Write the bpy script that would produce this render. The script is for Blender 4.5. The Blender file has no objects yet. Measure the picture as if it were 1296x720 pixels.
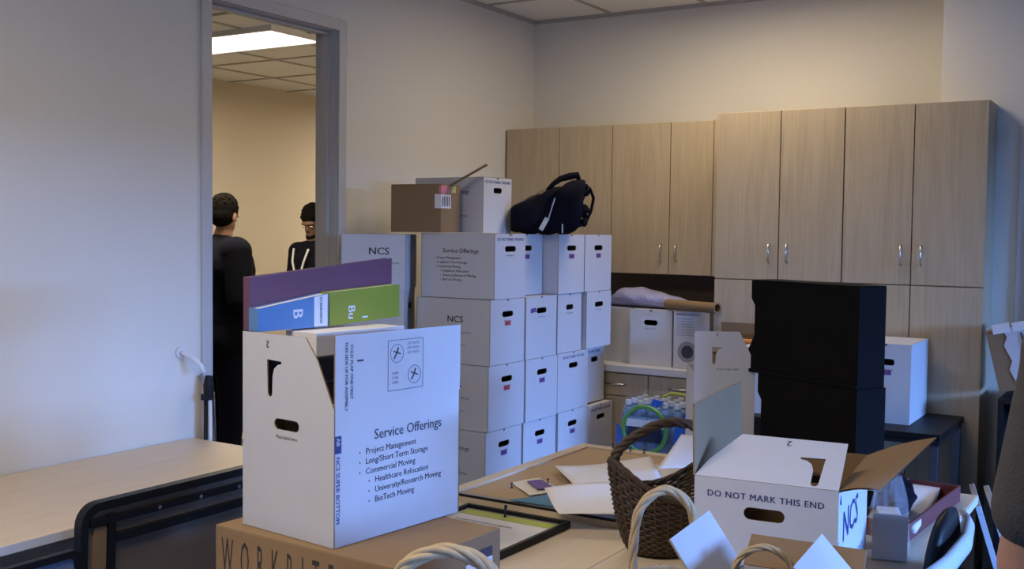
import bpy, math, random
from mathutils import Vector, Matrix
random.seed(7)
S = bpy.context.scene
COL = S.collection
PI = math.pi

# ------------------------------------------------------------------ camera
cam_d = bpy.data.cameras.new('camera'); cam = bpy.data.objects.new('camera', cam_d); COL.objects.link(cam)
F, yaw, pitch, roll = 1362.5, .5540, -.0490, .0120
cam_d.sensor_fit = 'HORIZONTAL'; cam_d.sensor_width = 36; cam_d.lens = 36 * F / 1296
cam_d.clip_start = .05
fw = Vector((-math.sin(yaw) * math.cos(pitch), math.cos(yaw) * math.cos(pitch), math.sin(pitch)))
rt = Vector((math.cos(yaw), math.sin(yaw), 0)); up = rt.cross(fw)
r2 = math.cos(roll) * rt + math.sin(roll) * up; u2 = -math.sin(roll) * rt + math.cos(roll) * up
cam.matrix_world = Matrix(((r2.x, u2.x, -fw.x, 0), (r2.y, u2.y, -fw.y, 0), (r2.z, u2.z, -fw.z, 1.61), (0, 0, 0, 1)))
S.camera = cam
# ------------------------------------------------------------------ world, lights, exposure
w = bpy.data.worlds.new('world'); S.world = w; w.use_nodes = True
w.node_tree.nodes['Background'].inputs[0].default_value = (.30, .50, 1, 1)
w.node_tree.nodes['Background'].inputs[1].default_value = .5
def area(name, loc, target, sx, sy, power, color, spread=PI):
    l = bpy.data.lights.new(name, 'AREA'); l.shape = 'RECTANGLE'; l.size = sx; l.size_y = sy
    l.energy = power; l.color = color; l.spread = spread
    o = bpy.data.objects.new(name, l); COL.objects.link(o); o.location = loc
    d = Vector(target) - Vector(loc); o.rotation_euler = d.to_track_quat('-Z', 'Y').to_euler()
    return o
DAY = (.185, .39, 1)
area('daylight', (8.2, 4.0, 4.0), (-1.0, 2.2, 1.2), 9, 3.8, 19500, DAY)
area('ceiling_lamp_light', (-1.9, 4.85, 2.86), (-1.9, 4.85, 0), 1.1, .5, 19, (1, .83, .60))
area('ceiling_lamp_light', (-1.6, .9, 2.86), (-1.6, .9, 0), 1.1, .5, 45, (1, .85, .64))
area('office_lamp_light', (-4.8, 4.46, 2.60), (-4.8, 4.46, 0), 1.2, .4, 40, (1, .86, .66))
area('office_lamp_light', (-4.8, 7.6, 2.60), (-4.8, 7.6, 0), 1.2, .4, 46, (1, .86, .66))
S.view_settings.view_transform = 'Standard'; S.view_settings.look = 'None'
S.view_settings.gamma = 1; S.view_settings.use_curve_mapping = False
S.view_settings.exposure = 0.0

# ------------------------------------------------------------------ materials
def mat(name, col, rough=.6, metal=0, noise=0, nscale=20, bump=0, bscale=60, stretch=None, alpha=None, trans=0, sheen=0, emit=None, spec=.5):
    m = bpy.data.materials.new(name); m.use_nodes = True
    nt = m.node_tree; b = nt.nodes['Principled BSDF']
    b.inputs['Base Color'].default_value = (*col, 1); b.inputs['Roughness'].default_value = rough
    b.inputs['Metallic'].default_value = metal; b.inputs['Specular IOR Level'].default_value = spec
    if trans: b.inputs['Transmission Weight'].default_value = trans
    if alpha is not None: b.inputs['Alpha'].default_value = alpha
    if sheen: b.inputs['Sheen Weight'].default_value = sheen
    if emit: b.inputs['Emission Color'].default_value = (*emit[0], 1); b.inputs['Emission Strength'].default_value = emit[1]
    tc = nt.nodes.new('ShaderNodeTexCoord'); mp = nt.nodes.new('ShaderNodeMapping')
    nt.links.new(tc.outputs['Object'], mp.inputs['Vector'])
    if stretch: mp.inputs['Scale'].default_value = stretch
    if noise:
        n = nt.nodes.new('ShaderNodeTexNoise'); n.inputs['Scale'].default_value = nscale; n.inputs['Detail'].default_value = 4
        nt.links.new(mp.outputs[0], n.inputs['Vector'])
        mx = nt.nodes.new('ShaderNodeMix'); mx.data_type = 'RGBA'
        mx.inputs['A'].default_value = (*[c * (1 - noise) for c in col], 1)
        mx.inputs['B'].default_value = (*[min(1, c * (1 + noise)) for c in col], 1)
        nt.links.new(n.outputs['Fac'], mx.inputs['Factor']); nt.links.new(mx.outputs['Result'], b.inputs['Base Color'])
    if bump:
        n2 = nt.nodes.new('ShaderNodeTexNoise'); n2.inputs['Scale'].default_value = bscale
        nt.links.new(mp.outputs[0], n2.inputs['Vector'])
        bp = nt.nodes.new('ShaderNodeBump'); bp.inputs['Strength'].default_value = bump; bp.inputs['Distance'].default_value = .004
        nt.links.new(n2.outputs['Fac'], bp.inputs['Height']); nt.links.new(bp.outputs[0], b.inputs['Normal'])
    return m
def wood(name, c1, c2, rough=.5, axis='z'):
    m = bpy.data.materials.new(name); m.use_nodes = True; nt = m.node_tree; b = nt.nodes['Principled BSDF']
    b.inputs['Roughness'].default_value = rough
    tc = nt.nodes.new('ShaderNodeTexCoord'); mp = nt.nodes.new('ShaderNodeMapping')
    mp.inputs['Scale'].default_value = {'z': (9, 9, .8), 'y': (9, .8, 9), 'x': (.8, 9, 9)}[axis]
    nt.links.new(tc.outputs['Object'], mp.inputs['Vector'])
    n = nt.nodes.new('ShaderNodeTexNoise'); n.inputs['Scale'].default_value = 2.2; n.inputs['Detail'].default_value = 6; n.inputs['Distortion'].default_value = 1.4
    nt.links.new(mp.outputs[0], n.inputs['Vector'])
    mp2 = nt.nodes.new('ShaderNodeMapping'); mp2.inputs['Scale'].default_value = tuple(v * 9 if v > 2 else v * 2 for v in mp.inputs['Scale'].default_value)
    nt.links.new(tc.outputs['Object'], mp2.inputs['Vector'])
    n2 = nt.nodes.new('ShaderNodeTexNoise'); n2.inputs['Scale'].default_value = 2; n2.inputs['Detail'].default_value = 3
    nt.links.new(mp2.outputs[0], n2.inputs['Vector'])
    ad = nt.nodes.new('ShaderNodeMath'); ad.operation = 'MULTIPLY_ADD'; ad.inputs[1].default_value = .45
    sc = nt.nodes.new('ShaderNodeMath'); sc.operation = 'MULTIPLY'; sc.inputs[1].default_value = .6
    nt.links.new(n.outputs['Fac'], sc.inputs[0]); nt.links.new(n2.outputs['Fac'], ad.inputs[0]); nt.links.new(sc.outputs[0], ad.inputs[2])
    cr = nt.nodes.new('ShaderNodeValToRGB'); cr.color_ramp.elements[0].position = .32; cr.color_ramp.elements[1].position = .68
    cr.color_ramp.elements[0].color = (*c1, 1); cr.color_ramp.elements[1].color = (*c2, 1)
    nt.links.new(ad.outputs[0], cr.inputs[0]); nt.links.new(cr.outputs[0], b.inputs['Base Color'])
    return m
M = dict(
    wall=mat('wall_paint', (.72, .695, .62), .9, noise=.02, nscale=3, bump=.15, bscale=180),
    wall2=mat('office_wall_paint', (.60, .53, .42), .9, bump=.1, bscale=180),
    ceil=mat('ceiling_tile', (.84, .83, .80), .95, noise=.05, nscale=90, bump=.3, bscale=150),
    tbar=mat('ceiling_grid', (.42, .40, .36), .6),
    floor=mat('carpet', (.05, .05, .058), .95, noise=.4, nscale=220, bump=.5, bscale=300),
    frame=mat('door_frame_paint', (.50, .50, .50), .45),
    maple=wood('maple_laminate', (.40, .315, .20), (.51, .41, .275)),
    darkgap=mat('cabinet_core', (.10, .08, .06), .8),
    tabletop=wood('table_laminate', (.63, .51, .36), (.70, .58, .43), .42, 'y'),
    edge=mat('table_edge', (.62, .62, .64), .5),
    white=mat('white_cardboard', (.56, .555, .57), .75, noise=.03, nscale=12, bump=.15, bscale=25),
    kraft=mat('kraft_cardboard', (.25, .158, .078), .85, noise=.07, nscale=30, bump=.2, bscale=40),
    kraftgrey=mat('carton_inside', (.36, .30, .22), .85, noise=.05, nscale=30),
    ink=mat('dark_ink', (.035, .035, .06), .6), blueink=mat('navy_ink', (.03, .035, .16), .6),
    blackink=mat('black_ink', (.02, .018, .016), .6),
    purple=mat('purple_sticker', (.13, .05, .22), .5), red=mat('red_sticker', (.45, .06, .07), .5),
    black=mat('black_plastic', (.007, .007, .008), .5, spec=.3), blackm=mat('black_metal', (.015, .015, .018), .35, .3),
    blackcard=mat('black_cardboard', (.0045, .004, .0045), .85, noise=.1, nscale=15, spec=.12),
    chrome=mat('brushed_metal', (.6, .6, .6), .3, 1), steel=mat('dark_steel', (.25, .26, .3), .3, 1),
    counter=mat('counter_laminate', (.60, .60, .62), .4),
    paper=mat('white_paper', (.72, .70, .70), .7, noise=.03, nscale=6, bump=.3, bscale=6),
    paper2=mat('cream_paper', (.68, .64, .55), .7),
    fabric=mat('black_fabric', (.007, .0075, .013), .95, spec=.08, bump=.6, bscale=60, noise=.3),
    navy=mat('navy_trousers', (.007, .010, .024), .95, spec=.08, bump=.4, bscale=80),
    skin=mat('skin', (.33, .17, .11), .55, noise=.08, nscale=30), skin2=mat('skin_deep', (.16, .085, .055), .55, noise=.08, nscale=30),
    hair=mat('dark_hair', (.007, .006, .005), .95, spec=.08, bump=1, bscale=120),
    grey=mat('heather_grey_shirt', (.05, .047, .046), .95, noise=.35, nscale=260, bump=.5, bscale=300),
    denim=mat('denim', (.03, .045, .09), .9, noise=.2, nscale=200),
    purpleb=mat('purple_binder', (.12, .04, .075), .45, noise=.1, nscale=14), blueb=mat('blue_binder', (.09, .21, .44), .4, noise=.15, nscale=6),
    green=mat('green_binder', (.23, .27, .010), .4, noise=.1, nscale=6), whitep=mat('white_plastic', (.7, .72, .75), .35),
    cork=mat('cork', (.42, .30, .18), .95, noise=.12, nscale=120), birch=wood('board_frame_wood', (.52, .42, .28), (.60, .49, .34), .5, 'y'),
    greyband=mat('grey_print', (.28, .25, .25), .5), teal=mat('teal_print', (.05, .17, .27), .5), limeprint=mat('lime_print', (.40, .46, .08), .5),
    wicker=mat('brown_wicker', (.055, .033, .020), .6, noise=.5, nscale=60), lightwicker=mat('natural_wicker', (.45, .34, .20), .7, noise=.25, nscale=60),
    ragd=mat('dark_cloth', (.03, .03, .025), .95), glossbrown=mat('brown_panel', (.17, .125, .088), .28, noise=.25, nscale=3),
    bluemesh=mat('blue_mesh', (.16, .22, .36), .8, noise=.6, nscale=90), bluepl=mat('blue_packet', (.03, .12, .50), .25, noise=.6, nscale=30),
    greenp=mat('green_band', (.10, .30, .06), .4), maroon=mat('maroon_cover', (.14, .03, .035), .5), bubble=mat('bubble_wrap', (.36, .37, .60), .25, noise=.2, nscale=50, bump=1, bscale=90),
    water=mat('water_bottle', (.12, .30, .75), .1, noise=.6, nscale=25, alpha=.75), film=mat('thin_film', (.8, .87, 1), .15, alpha=.13), clear=mat('clear_plastic', (.75, .82, .95), .12, alpha=.35), darkcap=mat('dark_navy_plastic', (.012, .015, .04), .3),
    shell=mat('pale_blue_plastic', (.50, .55, .62), .35), pink=mat('pink_label', (.62, .22, .24), .6), yellow=mat('yellow_label', (.55, .50, .16), .6),
    glass=mat('window_glass', (.9, .95, 1), .05, alpha=.08), light=mat('lit_diffuser', (.9, .9, .9), .5, emit=((1, .93, .82), 3.2)),
    lampoff=mat('lamp_diffuser', (.8, .8, .78), .5, emit=((1, .88, .7), .8)), orange=mat('orange_item', (.55, .22, .07), .6), brass=mat('pin_metal', (.04, .05, .09), .3),
    frosty=mat('grey_plastic', (.22, .20, .18), .25), partw=mat('partition_paint', (.62, .64, .66), .7),
)

# ------------------------------------------------------------------ mesh helpers
def T(x=0, y=0, z=0): return Matrix.Translation((x, y, z))
def RX(a): return Matrix.Rotation(a, 4, 'X')
def RY(a): return Matrix.Rotation(a, 4, 'Y')
def RZ(a): return Matrix.Rotation(a, 4, 'Z')
def basis(o, u, v, n):   # matrix whose local x, y, z run along u, v, n from o
    return Matrix(((u[0], v[0], n[0], o[0]), (u[1], v[1], n[1], o[1]), (u[2], v[2], n[2], o[2]), (0, 0, 0, 1)))
def curve_polys(cu):
    o = bpy.data.objects.new('tmp', cu); COL.objects.link(o)
    dg = bpy.context.evaluated_depsgraph_get(); ev = o.evaluated_get(dg); me = ev.to_mesh()
    vs = [v.co.copy() for v in me.vertices]; fs = [tuple(p.vertices) for p in me.polygons]
    ev.to_mesh_clear(); bpy.data.objects.remove(o); bpy.data.curves.remove(cu)
    return vs, fs
_tc = {}
def text_polys(s, align='LEFT', bold=0, spacing=1):
    k = (s, align, bold, spacing)
    if k not in _tc:
        cu = bpy.data.curves.new('t', 'FONT'); cu.body = s; cu.size = 1; cu.align_x = align; cu.resolution_u = 2
        cu.offset = bold; cu.space_character = spacing
        _tc[k] = curve_polys(cu)
    return _tc[k]
_pc = {}
def poly_polys(outer, holes):
    k = repr((outer, holes))
    if k not in _pc:
        cu = bpy.data.curves.new('p', 'CURVE'); cu.dimensions = '2D'; cu.fill_mode = 'BOTH'
        for lp in [outer] + list(holes):
            sp = cu.splines.new('POLY'); sp.points.add(len(lp) - 1); sp.use_cyclic_u = True
            for i, p in enumerate(lp): sp.points[i].co = (p[0], p[1], 0, 1)
        _pc[k] = curve_polys(cu)
    return _pc[k]
class MB:
    def __init__(s): s.v, s.f, s.m, s.mats = [], [], [], []
    def mi(s, m):
        if m not in s.mats: s.mats.append(m)
        return s.mats.index(m)
    def add(s, vs, fs, m, X=None):
        b = len(s.v); s.v += [tuple((X @ Vector(v)) if X is not None else v) for v in vs]
        for i, f in enumerate(fs):
            s.f.append(tuple(b + k for k in f)); s.m.append(s.mi(m[i] if isinstance(m, list) else m))
        return s
    def box(s, lo, hi, m, X=None):
        x0, y0, z0 = lo; x1, y1, z1 = hi
        vs = [(x0, y0, z0), (x1, y0, z0), (x1, y1, z0), (x0, y1, z0), (x0, y0, z1), (x1, y0, z1), (x1, y1, z1), (x0, y1, z1)]
        return s.add(vs, [(0, 3, 2, 1), (4, 5, 6, 7), (0, 1, 5, 4), (1, 2, 6, 5), (2, 3, 7, 6), (3, 0, 4, 7)], m, X)
    def plate(s, outer, holes, th, mf, mb=None, me=None, X=None):   # front at z=0 facing +z, back at z=-th
        mb = mb or mf; me = me or mb
        vs, fs = poly_polys(outer, holes)
        if fs:
            a, b, c = (vs[fs[0][i]] for i in range(3))
            if (b - a).cross(c - a).z < 0: fs = [tuple(reversed(f)) for f in fs]
        s.add(vs, fs, mf, X); s.add([(v.x, v.y, -th) for v in vs], [tuple(reversed(f)) for f in fs], mb, X)
        for k, lp in enumerate([outer] + list(holes)):
            ar = sum(lp[i - 1][0] * lp[i][1] - lp[i][0] * lp[i - 1][1] for i in range(len(lp)))
            if (ar < 0) != (k > 0): lp = list(reversed(lp))
            n = len(lp)
            s.add([(p[0], p[1], 0) for p in lp] + [(p[0], p[1], -th) for p in lp], [(i, i + n, (i + 1) % n + n, (i + 1) % n) for i in range(n)], me, X)
        return s
    def text(s, t, x, y, size, m, X, align='LEFT', bold=0, spacing=1, sx=1, rot=0):
        vs, fs = text_polys(t, align, 0, spacing)      # bold: struck again a hair to the side
        for k in ((0, 1, 2) if bold > .015 else (0, 1) if bold else (0,)):
            s.add(vs, fs, m, X @ T(x, y, 0) @ RZ(rot) @ Matrix.Diagonal((size * sx, size, 1, 1)) @ T(k * .022, 0, k * .00002))
        return s
    def tube(s, pts, r, m, n=8, X=None, closed=False, caps=True):
        pts = [Vector(p) for p in pts]; N = len(pts); rs = r if isinstance(r, (list, tuple)) else [r] * N
        rings = []; prev = None
        for i, p in enumerate(pts):
            if closed: d = pts[(i + 1) % N] - pts[i - 1]
            else: d = pts[min(i + 1, N - 1)] - pts[max(i - 1, 0)]
            if d.length < 1e-9: d = Vector((0, 0, 1))
            d.normalize()
            if prev is None:
                a = Vector((0, 0, 1)) if abs(d.z) < .9 else Vector((1, 0, 0)); prev = d.cross(a).normalized()
            prev = (prev - d * prev.dot(d)).normalized(); q = d.cross(prev)
            rings.append([p + rs[i] * (math.cos(2 * PI * k / n) * prev + math.sin(2 * PI * k / n) * q) for k in range(n)])
        vs = [v for rg in rings for v in rg]; fs = []
        for i in range(N if closed else N - 1):
            j = (i + 1) % N
            for k in range(n): fs.append((i * n + k, i * n + (k + 1) % n, j * n + (k + 1) % n, j * n + k))
        if caps and not closed: fs += [tuple(reversed(range(n))), tuple((N - 1) * n + k for k in range(n))]
        return s.add(vs, fs, m, X)
    def cyl(s, c, r, z0, z1, m, n=24, X=None, r1=None):
        r1 = r if r1 is None else r1
        vs = [(c[0] + r * math.cos(2 * PI * k / n), c[1] + r * math.sin(2 * PI * k / n), z0) for k in range(n)] + [(c[0] + r1 * math.cos(2 * PI * k / n), c[1] + r1 * math.sin(2 * PI * k / n), z1) for k in range(n)]
        return s.add(vs, [(k, (k + 1) % n, n + (k + 1) % n, n + k) for k in range(n)] + [tuple(reversed(range(n))), tuple(range(n, 2 * n))], m, X)
    def grid(s, fn, nu, nv, m, th=0, X=None):
        vs = [fn(i / nu, j / nv) for i in range(nu + 1) for j in range(nv + 1)]
        fs = [(i * (nv + 1) + j, (i + 1) * (nv + 1) + j, (i + 1) * (nv + 1) + j + 1, i * (nv + 1) + j + 1) for i in range(nu) for j in range(nv)]
        return s.add(vs, fs, m, X)
    def ball(s, c, r, m, X=None, n=12):
        rx, ry, rz = r if isinstance(r, (tuple, list)) else (r, r, r)
        vs = [(c[0], c[1], c[2] - rz)]
        for i in range(1, n):
            a = -PI / 2 + PI * i / n
            for k in range(2 * n): vs.append((c[0] + rx * math.cos(a) * math.cos(PI * k / n), c[1] + ry * math.cos(a) * math.sin(PI * k / n), c[2] + rz * math.sin(a)))
        vs.append((c[0], c[1], c[2] + rz)); fs = []; w_ = 2 * n
        for k in range(w_): fs.append((0, 1 + (k + 1) % w_, 1 + k)); fs.append((len(vs) - 1, len(vs) - 1 - w_ + k, len(vs) - 1 - w_ + (k + 1) % w_))
        for i in range(n - 2):
            for k in range(w_): fs.append((1 + i * w_ + k, 1 + i * w_ + (k + 1) % w_, 1 + (i + 1) * w_ + (k + 1) % w_, 1 + (i + 1) * w_ + k))
        return s.add(vs, fs, m, X)
    def build(s, name, parent=None, smooth=False, bevel=0, solid=0, loc=None, rot=None, label=None):
        me = bpy.data.meshes.new(name); me.from_pydata(s.v, [], s.f); me.validate()
        for m in s.mats: me.materials.append(m)
        if len(me.polygons) == len(s.m): me.polygons.foreach_set('material_index', s.m)
        if smooth: me.polygons.foreach_set('use_smooth', [True] * len(me.polygons))
        me.update(); o = bpy.data.objects.new(name, me); COL.objects.link(o)
        if parent: o.parent = parent
        if loc: o.location = loc
        if rot: o.rotation_euler = rot
        if solid: md = o.modifiers.new('s', 'SOLIDIFY'); md.thickness = solid; md.offset = 0
        if bevel: md = o.modifiers.new('b', 'BEVEL'); md.width = bevel; md.segments = 2; md.limit_method = 'ANGLE'
        if label: o['label'] = label
        return o
def thing(name, label, cat, loc=(0, 0, 0), rz=0, group=None):
    o = bpy.data.objects.new(name, None); COL.objects.link(o); o.empty_display_size = .1
    o.location = loc; o.rotation_euler = (0, 0, rz); o['label'] = label; o['category'] = cat
    if group: o['group'] = group
    return o
def tag(o, label, cat, group=None):
    o['label'] = label; o['category'] = cat
    if group: o['group'] = group
    return o
def struct(o): o['kind'] = 'structure'; return o
def rounded(w, h, r, cx=0, cy=0, n=5):
    out = []
    for (sx, sy, a0) in ((1, 1, 0), (-1, 1, PI / 2), (-1, -1, PI), (1, -1, 3 * PI / 2)):
        for k in range(n + 1):
            a = a0 + PI / 2 * k / n; out.append((round(cx + sx * (w / 2 - r) + r * math.cos(a), 5), round(cy + sy * (h / 2 - r) + r * math.sin(a), 5)))
    return out

# ================================================================== ROOM
XL, YB, ZC = -3.465, 5.835, 2.92
XR, YF, TH = 4.2, -3.2, .12
DY0, DY1, DZ = 3.18, 3.985, 2.565      # doorway opening
# floor and ceilings
struct(MB().box((-8.2, YF - .2, -.1), (XR + .2, 9.2, 0), M['floor']).build('floor'))
struct(MB().box((XL, YF, ZC), (XR, 6.0, ZC + .1), M['ceil']).build('ceiling'))
g = MB()
for k in range(14):
    y = 5.27 - .61 * k
    if y > YF: g.box((XL, y - .012, ZC - .006), (XR, y + .012, ZC - .0002), M['tbar'])
for k in range(13):
    x = -2.93 + .6 * k
    g.box((x - .012, YF, ZC - .0065), (x + .012, YB, ZC - .0003), M['tbar'])
g.box((XL, YF, ZC - .02), (XL + .02, YB, ZC - .0004), M['tbar']); g.box((XL + .02, YB - .02, ZC - .02), (-.987, YB, ZC - .0004), M['tbar'])
struct(g.build('trim_1'))
# left wall with the doorway: outline in (y, z) facing +x
XW = basis((XL, 0, 0), (0, 1, 0), (0, 0, 1), (1, 0, 0))
struct(MB().plate([(YF, 0), (DY0, 0), (DY0, DZ), (DY1, DZ), (DY1, 0), (YB + .12, 0), (YB + .12, ZC), (YF, ZC)], [], TH, M['wall'], M['wall2'], M['wall'], XW).build('wall_left'))
# metal door frame: casing on this side, jamb through the wall, casing on the far side
d = MB()
for x0, x1 in ((XL - .0, XL + .016), (XL - TH - .016, XL - TH)):
    d.box((x0, DY0 - .05, 0), (x1, DY0 + .004, DZ + .05), M['frame']); d.box((x0, DY1 - .004, 0), (x1, DY1 + .05, DZ + .05), M['frame'])
    d.box((x0, DY0 + .004, DZ - .004), (x1, DY1 - .004, DZ + .05), M['frame'])
d.box((XL - TH, DY0, 0), (XL, DY0 + .008, DZ), M['frame']); d.box((XL - TH, DY1 - .008, 0), (XL, DY1, DZ), M['frame']); d.box((XL - TH, DY0 + .008, DZ - .008), (XL, DY1 - .008, DZ), M['frame'])
d.box((XL - .085, DY1 - .022, 0), (XL - .04, DY1 - .008, DZ - .008), M['frame']); d.box((XL - .085, DY0 + .008, 0), (XL - .04, DY0 + .018, DZ - .008), M['frame']); d.box((XL - .085, DY0 + .018, DZ - .022), (XL - .04, DY1 - .022, DZ - .008), M['frame'])
struct(d.build('door_1', bevel=.003))
struct(MB().box((XL, YB, 0), (-.989, YB + TH, ZC), M['wall']).build('wall_back'))
XC, YC = -.987, 5.45
struct(MB().box((XC, YC, 0), (XR, YB + TH, ZC), M['wall']).build('wall_back_forward'))
dr = MB().box((-.575, YC - .04, 0), (.345, YC - .0005, 2.06), M['partw'])
dr = struct(dr.build('door_2', bevel=.003)); MB().tube([(.28, YC - .04, 1.0), (.28, YC - .09, 1.0), (.18, YC - .095, 1.0)], .01, M['chrome'], 8).build('door_handle', dr, smooth=True)
struct(MB().box((-.635, YC - .018, 0), (-.58, YC - .0005, 2.12), M['frame']).box((-.5795, YC - .018, 2.065), (.35, YC - .0005, 2.12), M['frame']).box((.3505, YC - .018, 0), (.405, YC - .0005, 2.12), M['frame']).build('trim_2', bevel=.002))
# right wall with the wide windows the daylight comes through
def wall_with_windows(name, X, span, wins, th):
    hs = [[(a, z0), (b, z0), (b, z1), (a, z1)] for a, b, z0, z1 in wins]
    return struct(MB().plate([(span[0], 0), (span[1], 0), (span[1], ZC), (span[0], ZC)], hs, th, M['wall'], X=X).build(name))
wall_with_windows('wall_right', basis((XR, 0, 0), (0, 1, 0), (0, 0, 1), (-1, 0, 0)), (YF, 6.0), [(-.9, 1.5, .75, 2.17), (1.8, 4.3, .75, 2.17)], .15)
for i, (a, b) in enumerate(((-.9, 1.5), (1.8, 4.3))):
    e = MB()
    for (y0, y1, z0, z1) in ((a, a + .05, .75, 2.17), (b - .05, b, .75, 2.17), (a + .05, b - .05, .75, .8), (a + .05, b - .05, 2.12, 2.17), ((a + b) / 2 - .025, (a + b) / 2 + .025, .8, 2.12)):
        e.box((XR + .04, y0, z0), (XR + .1, y1, z1), M['frame'])
    wo = struct(e.build('window_%d' % (i + 1)))
    MB().box((XR + .066, a + .05, .8), (XR + .072, b - .05, 2.12), M['glass']).build('pane', wo)
struct(MB().box((XL, YF - .1, 0), (XR, YF, ZC), M['wall']).build('wall_front'))
b_ = MB()
struct(MB().box((XL + .0005, YF, .0), (XL + .012, DY0 - .052, .1), M['darkgap']).build('baseboard_left'))
struct(MB().box((XL + .013, YF, .0), (XR, YF + .012, .1), M['darkgap']).build('baseboard_front'))
# office beyond the doorway
struct(MB().box((-6.15, -.5, 0), (-6.05, 9.1, 2.7), M['wall2']).build('wall_office_far'))
struct(MB().box((-6.05, 9.0, 0), (XL - TH, 9.1, 2.7), M['wall2']).build('wall_office_end'))
struct(MB().box((-6.05, -.5, 0), (XL - TH, -.4, 2.7), M['wall2']).build('wall_office_near'))
struct(MB().box((XL - TH, YB + TH + .001, 0), (XL - .001, 9.1, 2.8), M['wall2']).build('wall_office_side'))
struct(MB().box((-6.15, -.5, 2.7), (XL - TH, 9.1, 2.8), M['ceil']).build('ceiling_office'))
g = MB()
for k in range(16): g.box((-6.05, -.35 + .61 * k - .012, 2.694), (XL - TH, -.35 + .61 * k + .012, 2.6998), M['tbar'])
for k in range(4): g.box((-5.6 + .61 * k - .012, -.4, 2.6935), (-5.6 + .61 * k + .012, 9, 2.6997), M['tbar'])
struct(g.build('trim_3'))

# ---- ceiling lamps
def troffer(loc, lx, ly, lab, on=True, group=None):
    t = thing('ceiling_light', lab, 'ceiling light', loc)
    if group: t['group'] = group
    h = MB(); 
    for (x0, x1, y0, y1) in ((-lx / 2, lx / 2, -ly / 2, -ly / 2 + .02), (-lx / 2, lx / 2, ly / 2 - .02, ly / 2), (-lx / 2, -lx / 2 + .02, -ly / 2 + .02, ly / 2 - .02), (lx / 2 - .02, lx / 2, -ly / 2 + .02, ly / 2 - .02)):
        h.box((x0, y0, -.03), (x1, y1, 0), M['whitep'])
    h.build('housing', t)
    for s in (-1, 1):
        y0 = s * ly / 4
        MB().grid(lambda u, v: ((u - .5) * (lx - .042), y0 + (v - .5) * (ly / 2 - .03), -.012 - .014 * math.sin(PI * v)), 1, 8, M['light' if on else 'lampoff']).build('diffuser', t, smooth=True)
troffer((-4.78, 4.46, 2.697), 1.26, .44, 'bright rectangular ceiling light seen through the doorway')
troffer((-4.8, 7.6, 2.697), 1.26, .44, 'rectangular ceiling light deeper inside the next room')

# ================================================================== CABINETS
def handle(parent, x, y, z, vertical=True):
    pts = [(x, y, z - .045), (x, y - .02, z - .04), (x, y - .026, z), (x, y - .02, z + .04), (x, y, z + .045)] if vertical else \
          [(x - .055, y, z), (x - .05, y - .02, z), (x, y - .026, z), (x + .05, y - .02, z), (x + .055, y, z)]
    MB().tube(pts, .0045, M['chrome'], 8).build('handle', parent, smooth=True)
def door(parent, x0, x1, yf, z0, z1, hx, hz, vertical=True, name='door'):
    o = MB().box((x0 + .0025, yf, z0 + .0025), (x1 - .0025, yf + .019, z1 - .0025), M['maple']).build(name, parent, bevel=.0015)
    if hx is not None: handle(o, hx, yf, hz, vertical)
    return o
def cabinet(label, x0, xm, x1, yf, yb, z0, z1, splits, name, loc_group, handles):
    t = thing(name, label, 'cabinet', (0, 0, 0), 0, loc_group)
    MB().box((x0 + .002, yf + .021, z0), (x1 - .002, yb - .003, z1), M['maple']).build('carcass', t)
    for i in range(len(splits) - 1):
        za, zb = splits[i], splits[i + 1]; hz = handles[i]
        door(t, x0, xm, yf, za, zb, xm - .045, hz); door(t, xm, x1, yf, za, zb, xm + .045, hz)
    return t
UZ0, UZ1 = 1.383, 2.222
cabinet('pale maple wall cabinet in the corner above the stacked white boxes', XL + .012, -3.091, -2.747, 5.50, YB, UZ0, UZ1, (UZ0, UZ1), 'wall_cabinet', 'maple wall cabinets', (1.50,))
cabinet('pale maple wall cabinet with two handles, right beside the tall cabinets', -2.747, -2.39, -2.140, 5.50, YB, UZ0, UZ1, (UZ0, UZ1), 'wall_cabinet', 'maple wall cabinets', (1.505,))
f_ = MB().box((-2.138, 5.50, UZ0), (-2.014, 5.52, UZ1), M['maple']).build('filler_panel'); tag(f_, 'narrow maple filler strip between wall cabinets and tall cabinet', 'filler panel')
cabinet('tall maple cupboard nearer the counter, behind the black boxes', -2.008, -1.678, -1.368, 5.20, YB, .10, 2.222, (.10, 1.384, 2.222), 'tall_cabinet', 'tall maple cupboards', (1.04, 1.52))
cabinet('tall maple cupboard at the right, beside the white door', -1.367, -1.051, -.735, 5.20, YC, .10, 2.222, (.10, 1.384, 2.222), 'tall_cabinet', 'tall maple cupboards', (1.04, 1.523))
struct(MB().box((-2.005, 5.27, 0), (-.738, YC - .002, .099), M['darkgap']).build('baseboard_cabinets'))
def base_cab(x0, xm, x1, label):
    t = thing('base_cabinet', label, 'cabinet', (0, 0, 0), 0, 'maple base cabinets under the counter')
    MB().box((x0 + .002, 5.226, .10), (x1 - .002, YB - .003, .862), M['maple']).box((x0 + .002, 5.29, 0), (x1 - .002, YB - .003, .0995), M['darkgap']).build('carcass', t)
    for a, b in ((x0, xm), (xm, x1)):
        door(t, a, b, 5.205, .735, .858, (a + b) / 2, .80, False, 'drawer'); door(t, a, b, 5.205, .10, .735, None, 0)
base_cab(XL + .012, -3.08, -2.735, 'maple base cabinet in the corner, hidden behind the stacked boxes')
base_cab(-2.735, -2.365, -2.012, 'maple base cabinet with two drawers, behind the water bottle pack')
ct = MB().box((XL + .003, 5.185, .864), (-2.012, YB - .001, .902), M['counter']).box((XL + .003, YB - .02, .902), (-2.012, YB - .001, 1.0), M['counter']).build('countertop', bevel=.003)
tag(ct, 'white laminate countertop carrying white boxes along the back wall', 'countertop')

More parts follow.
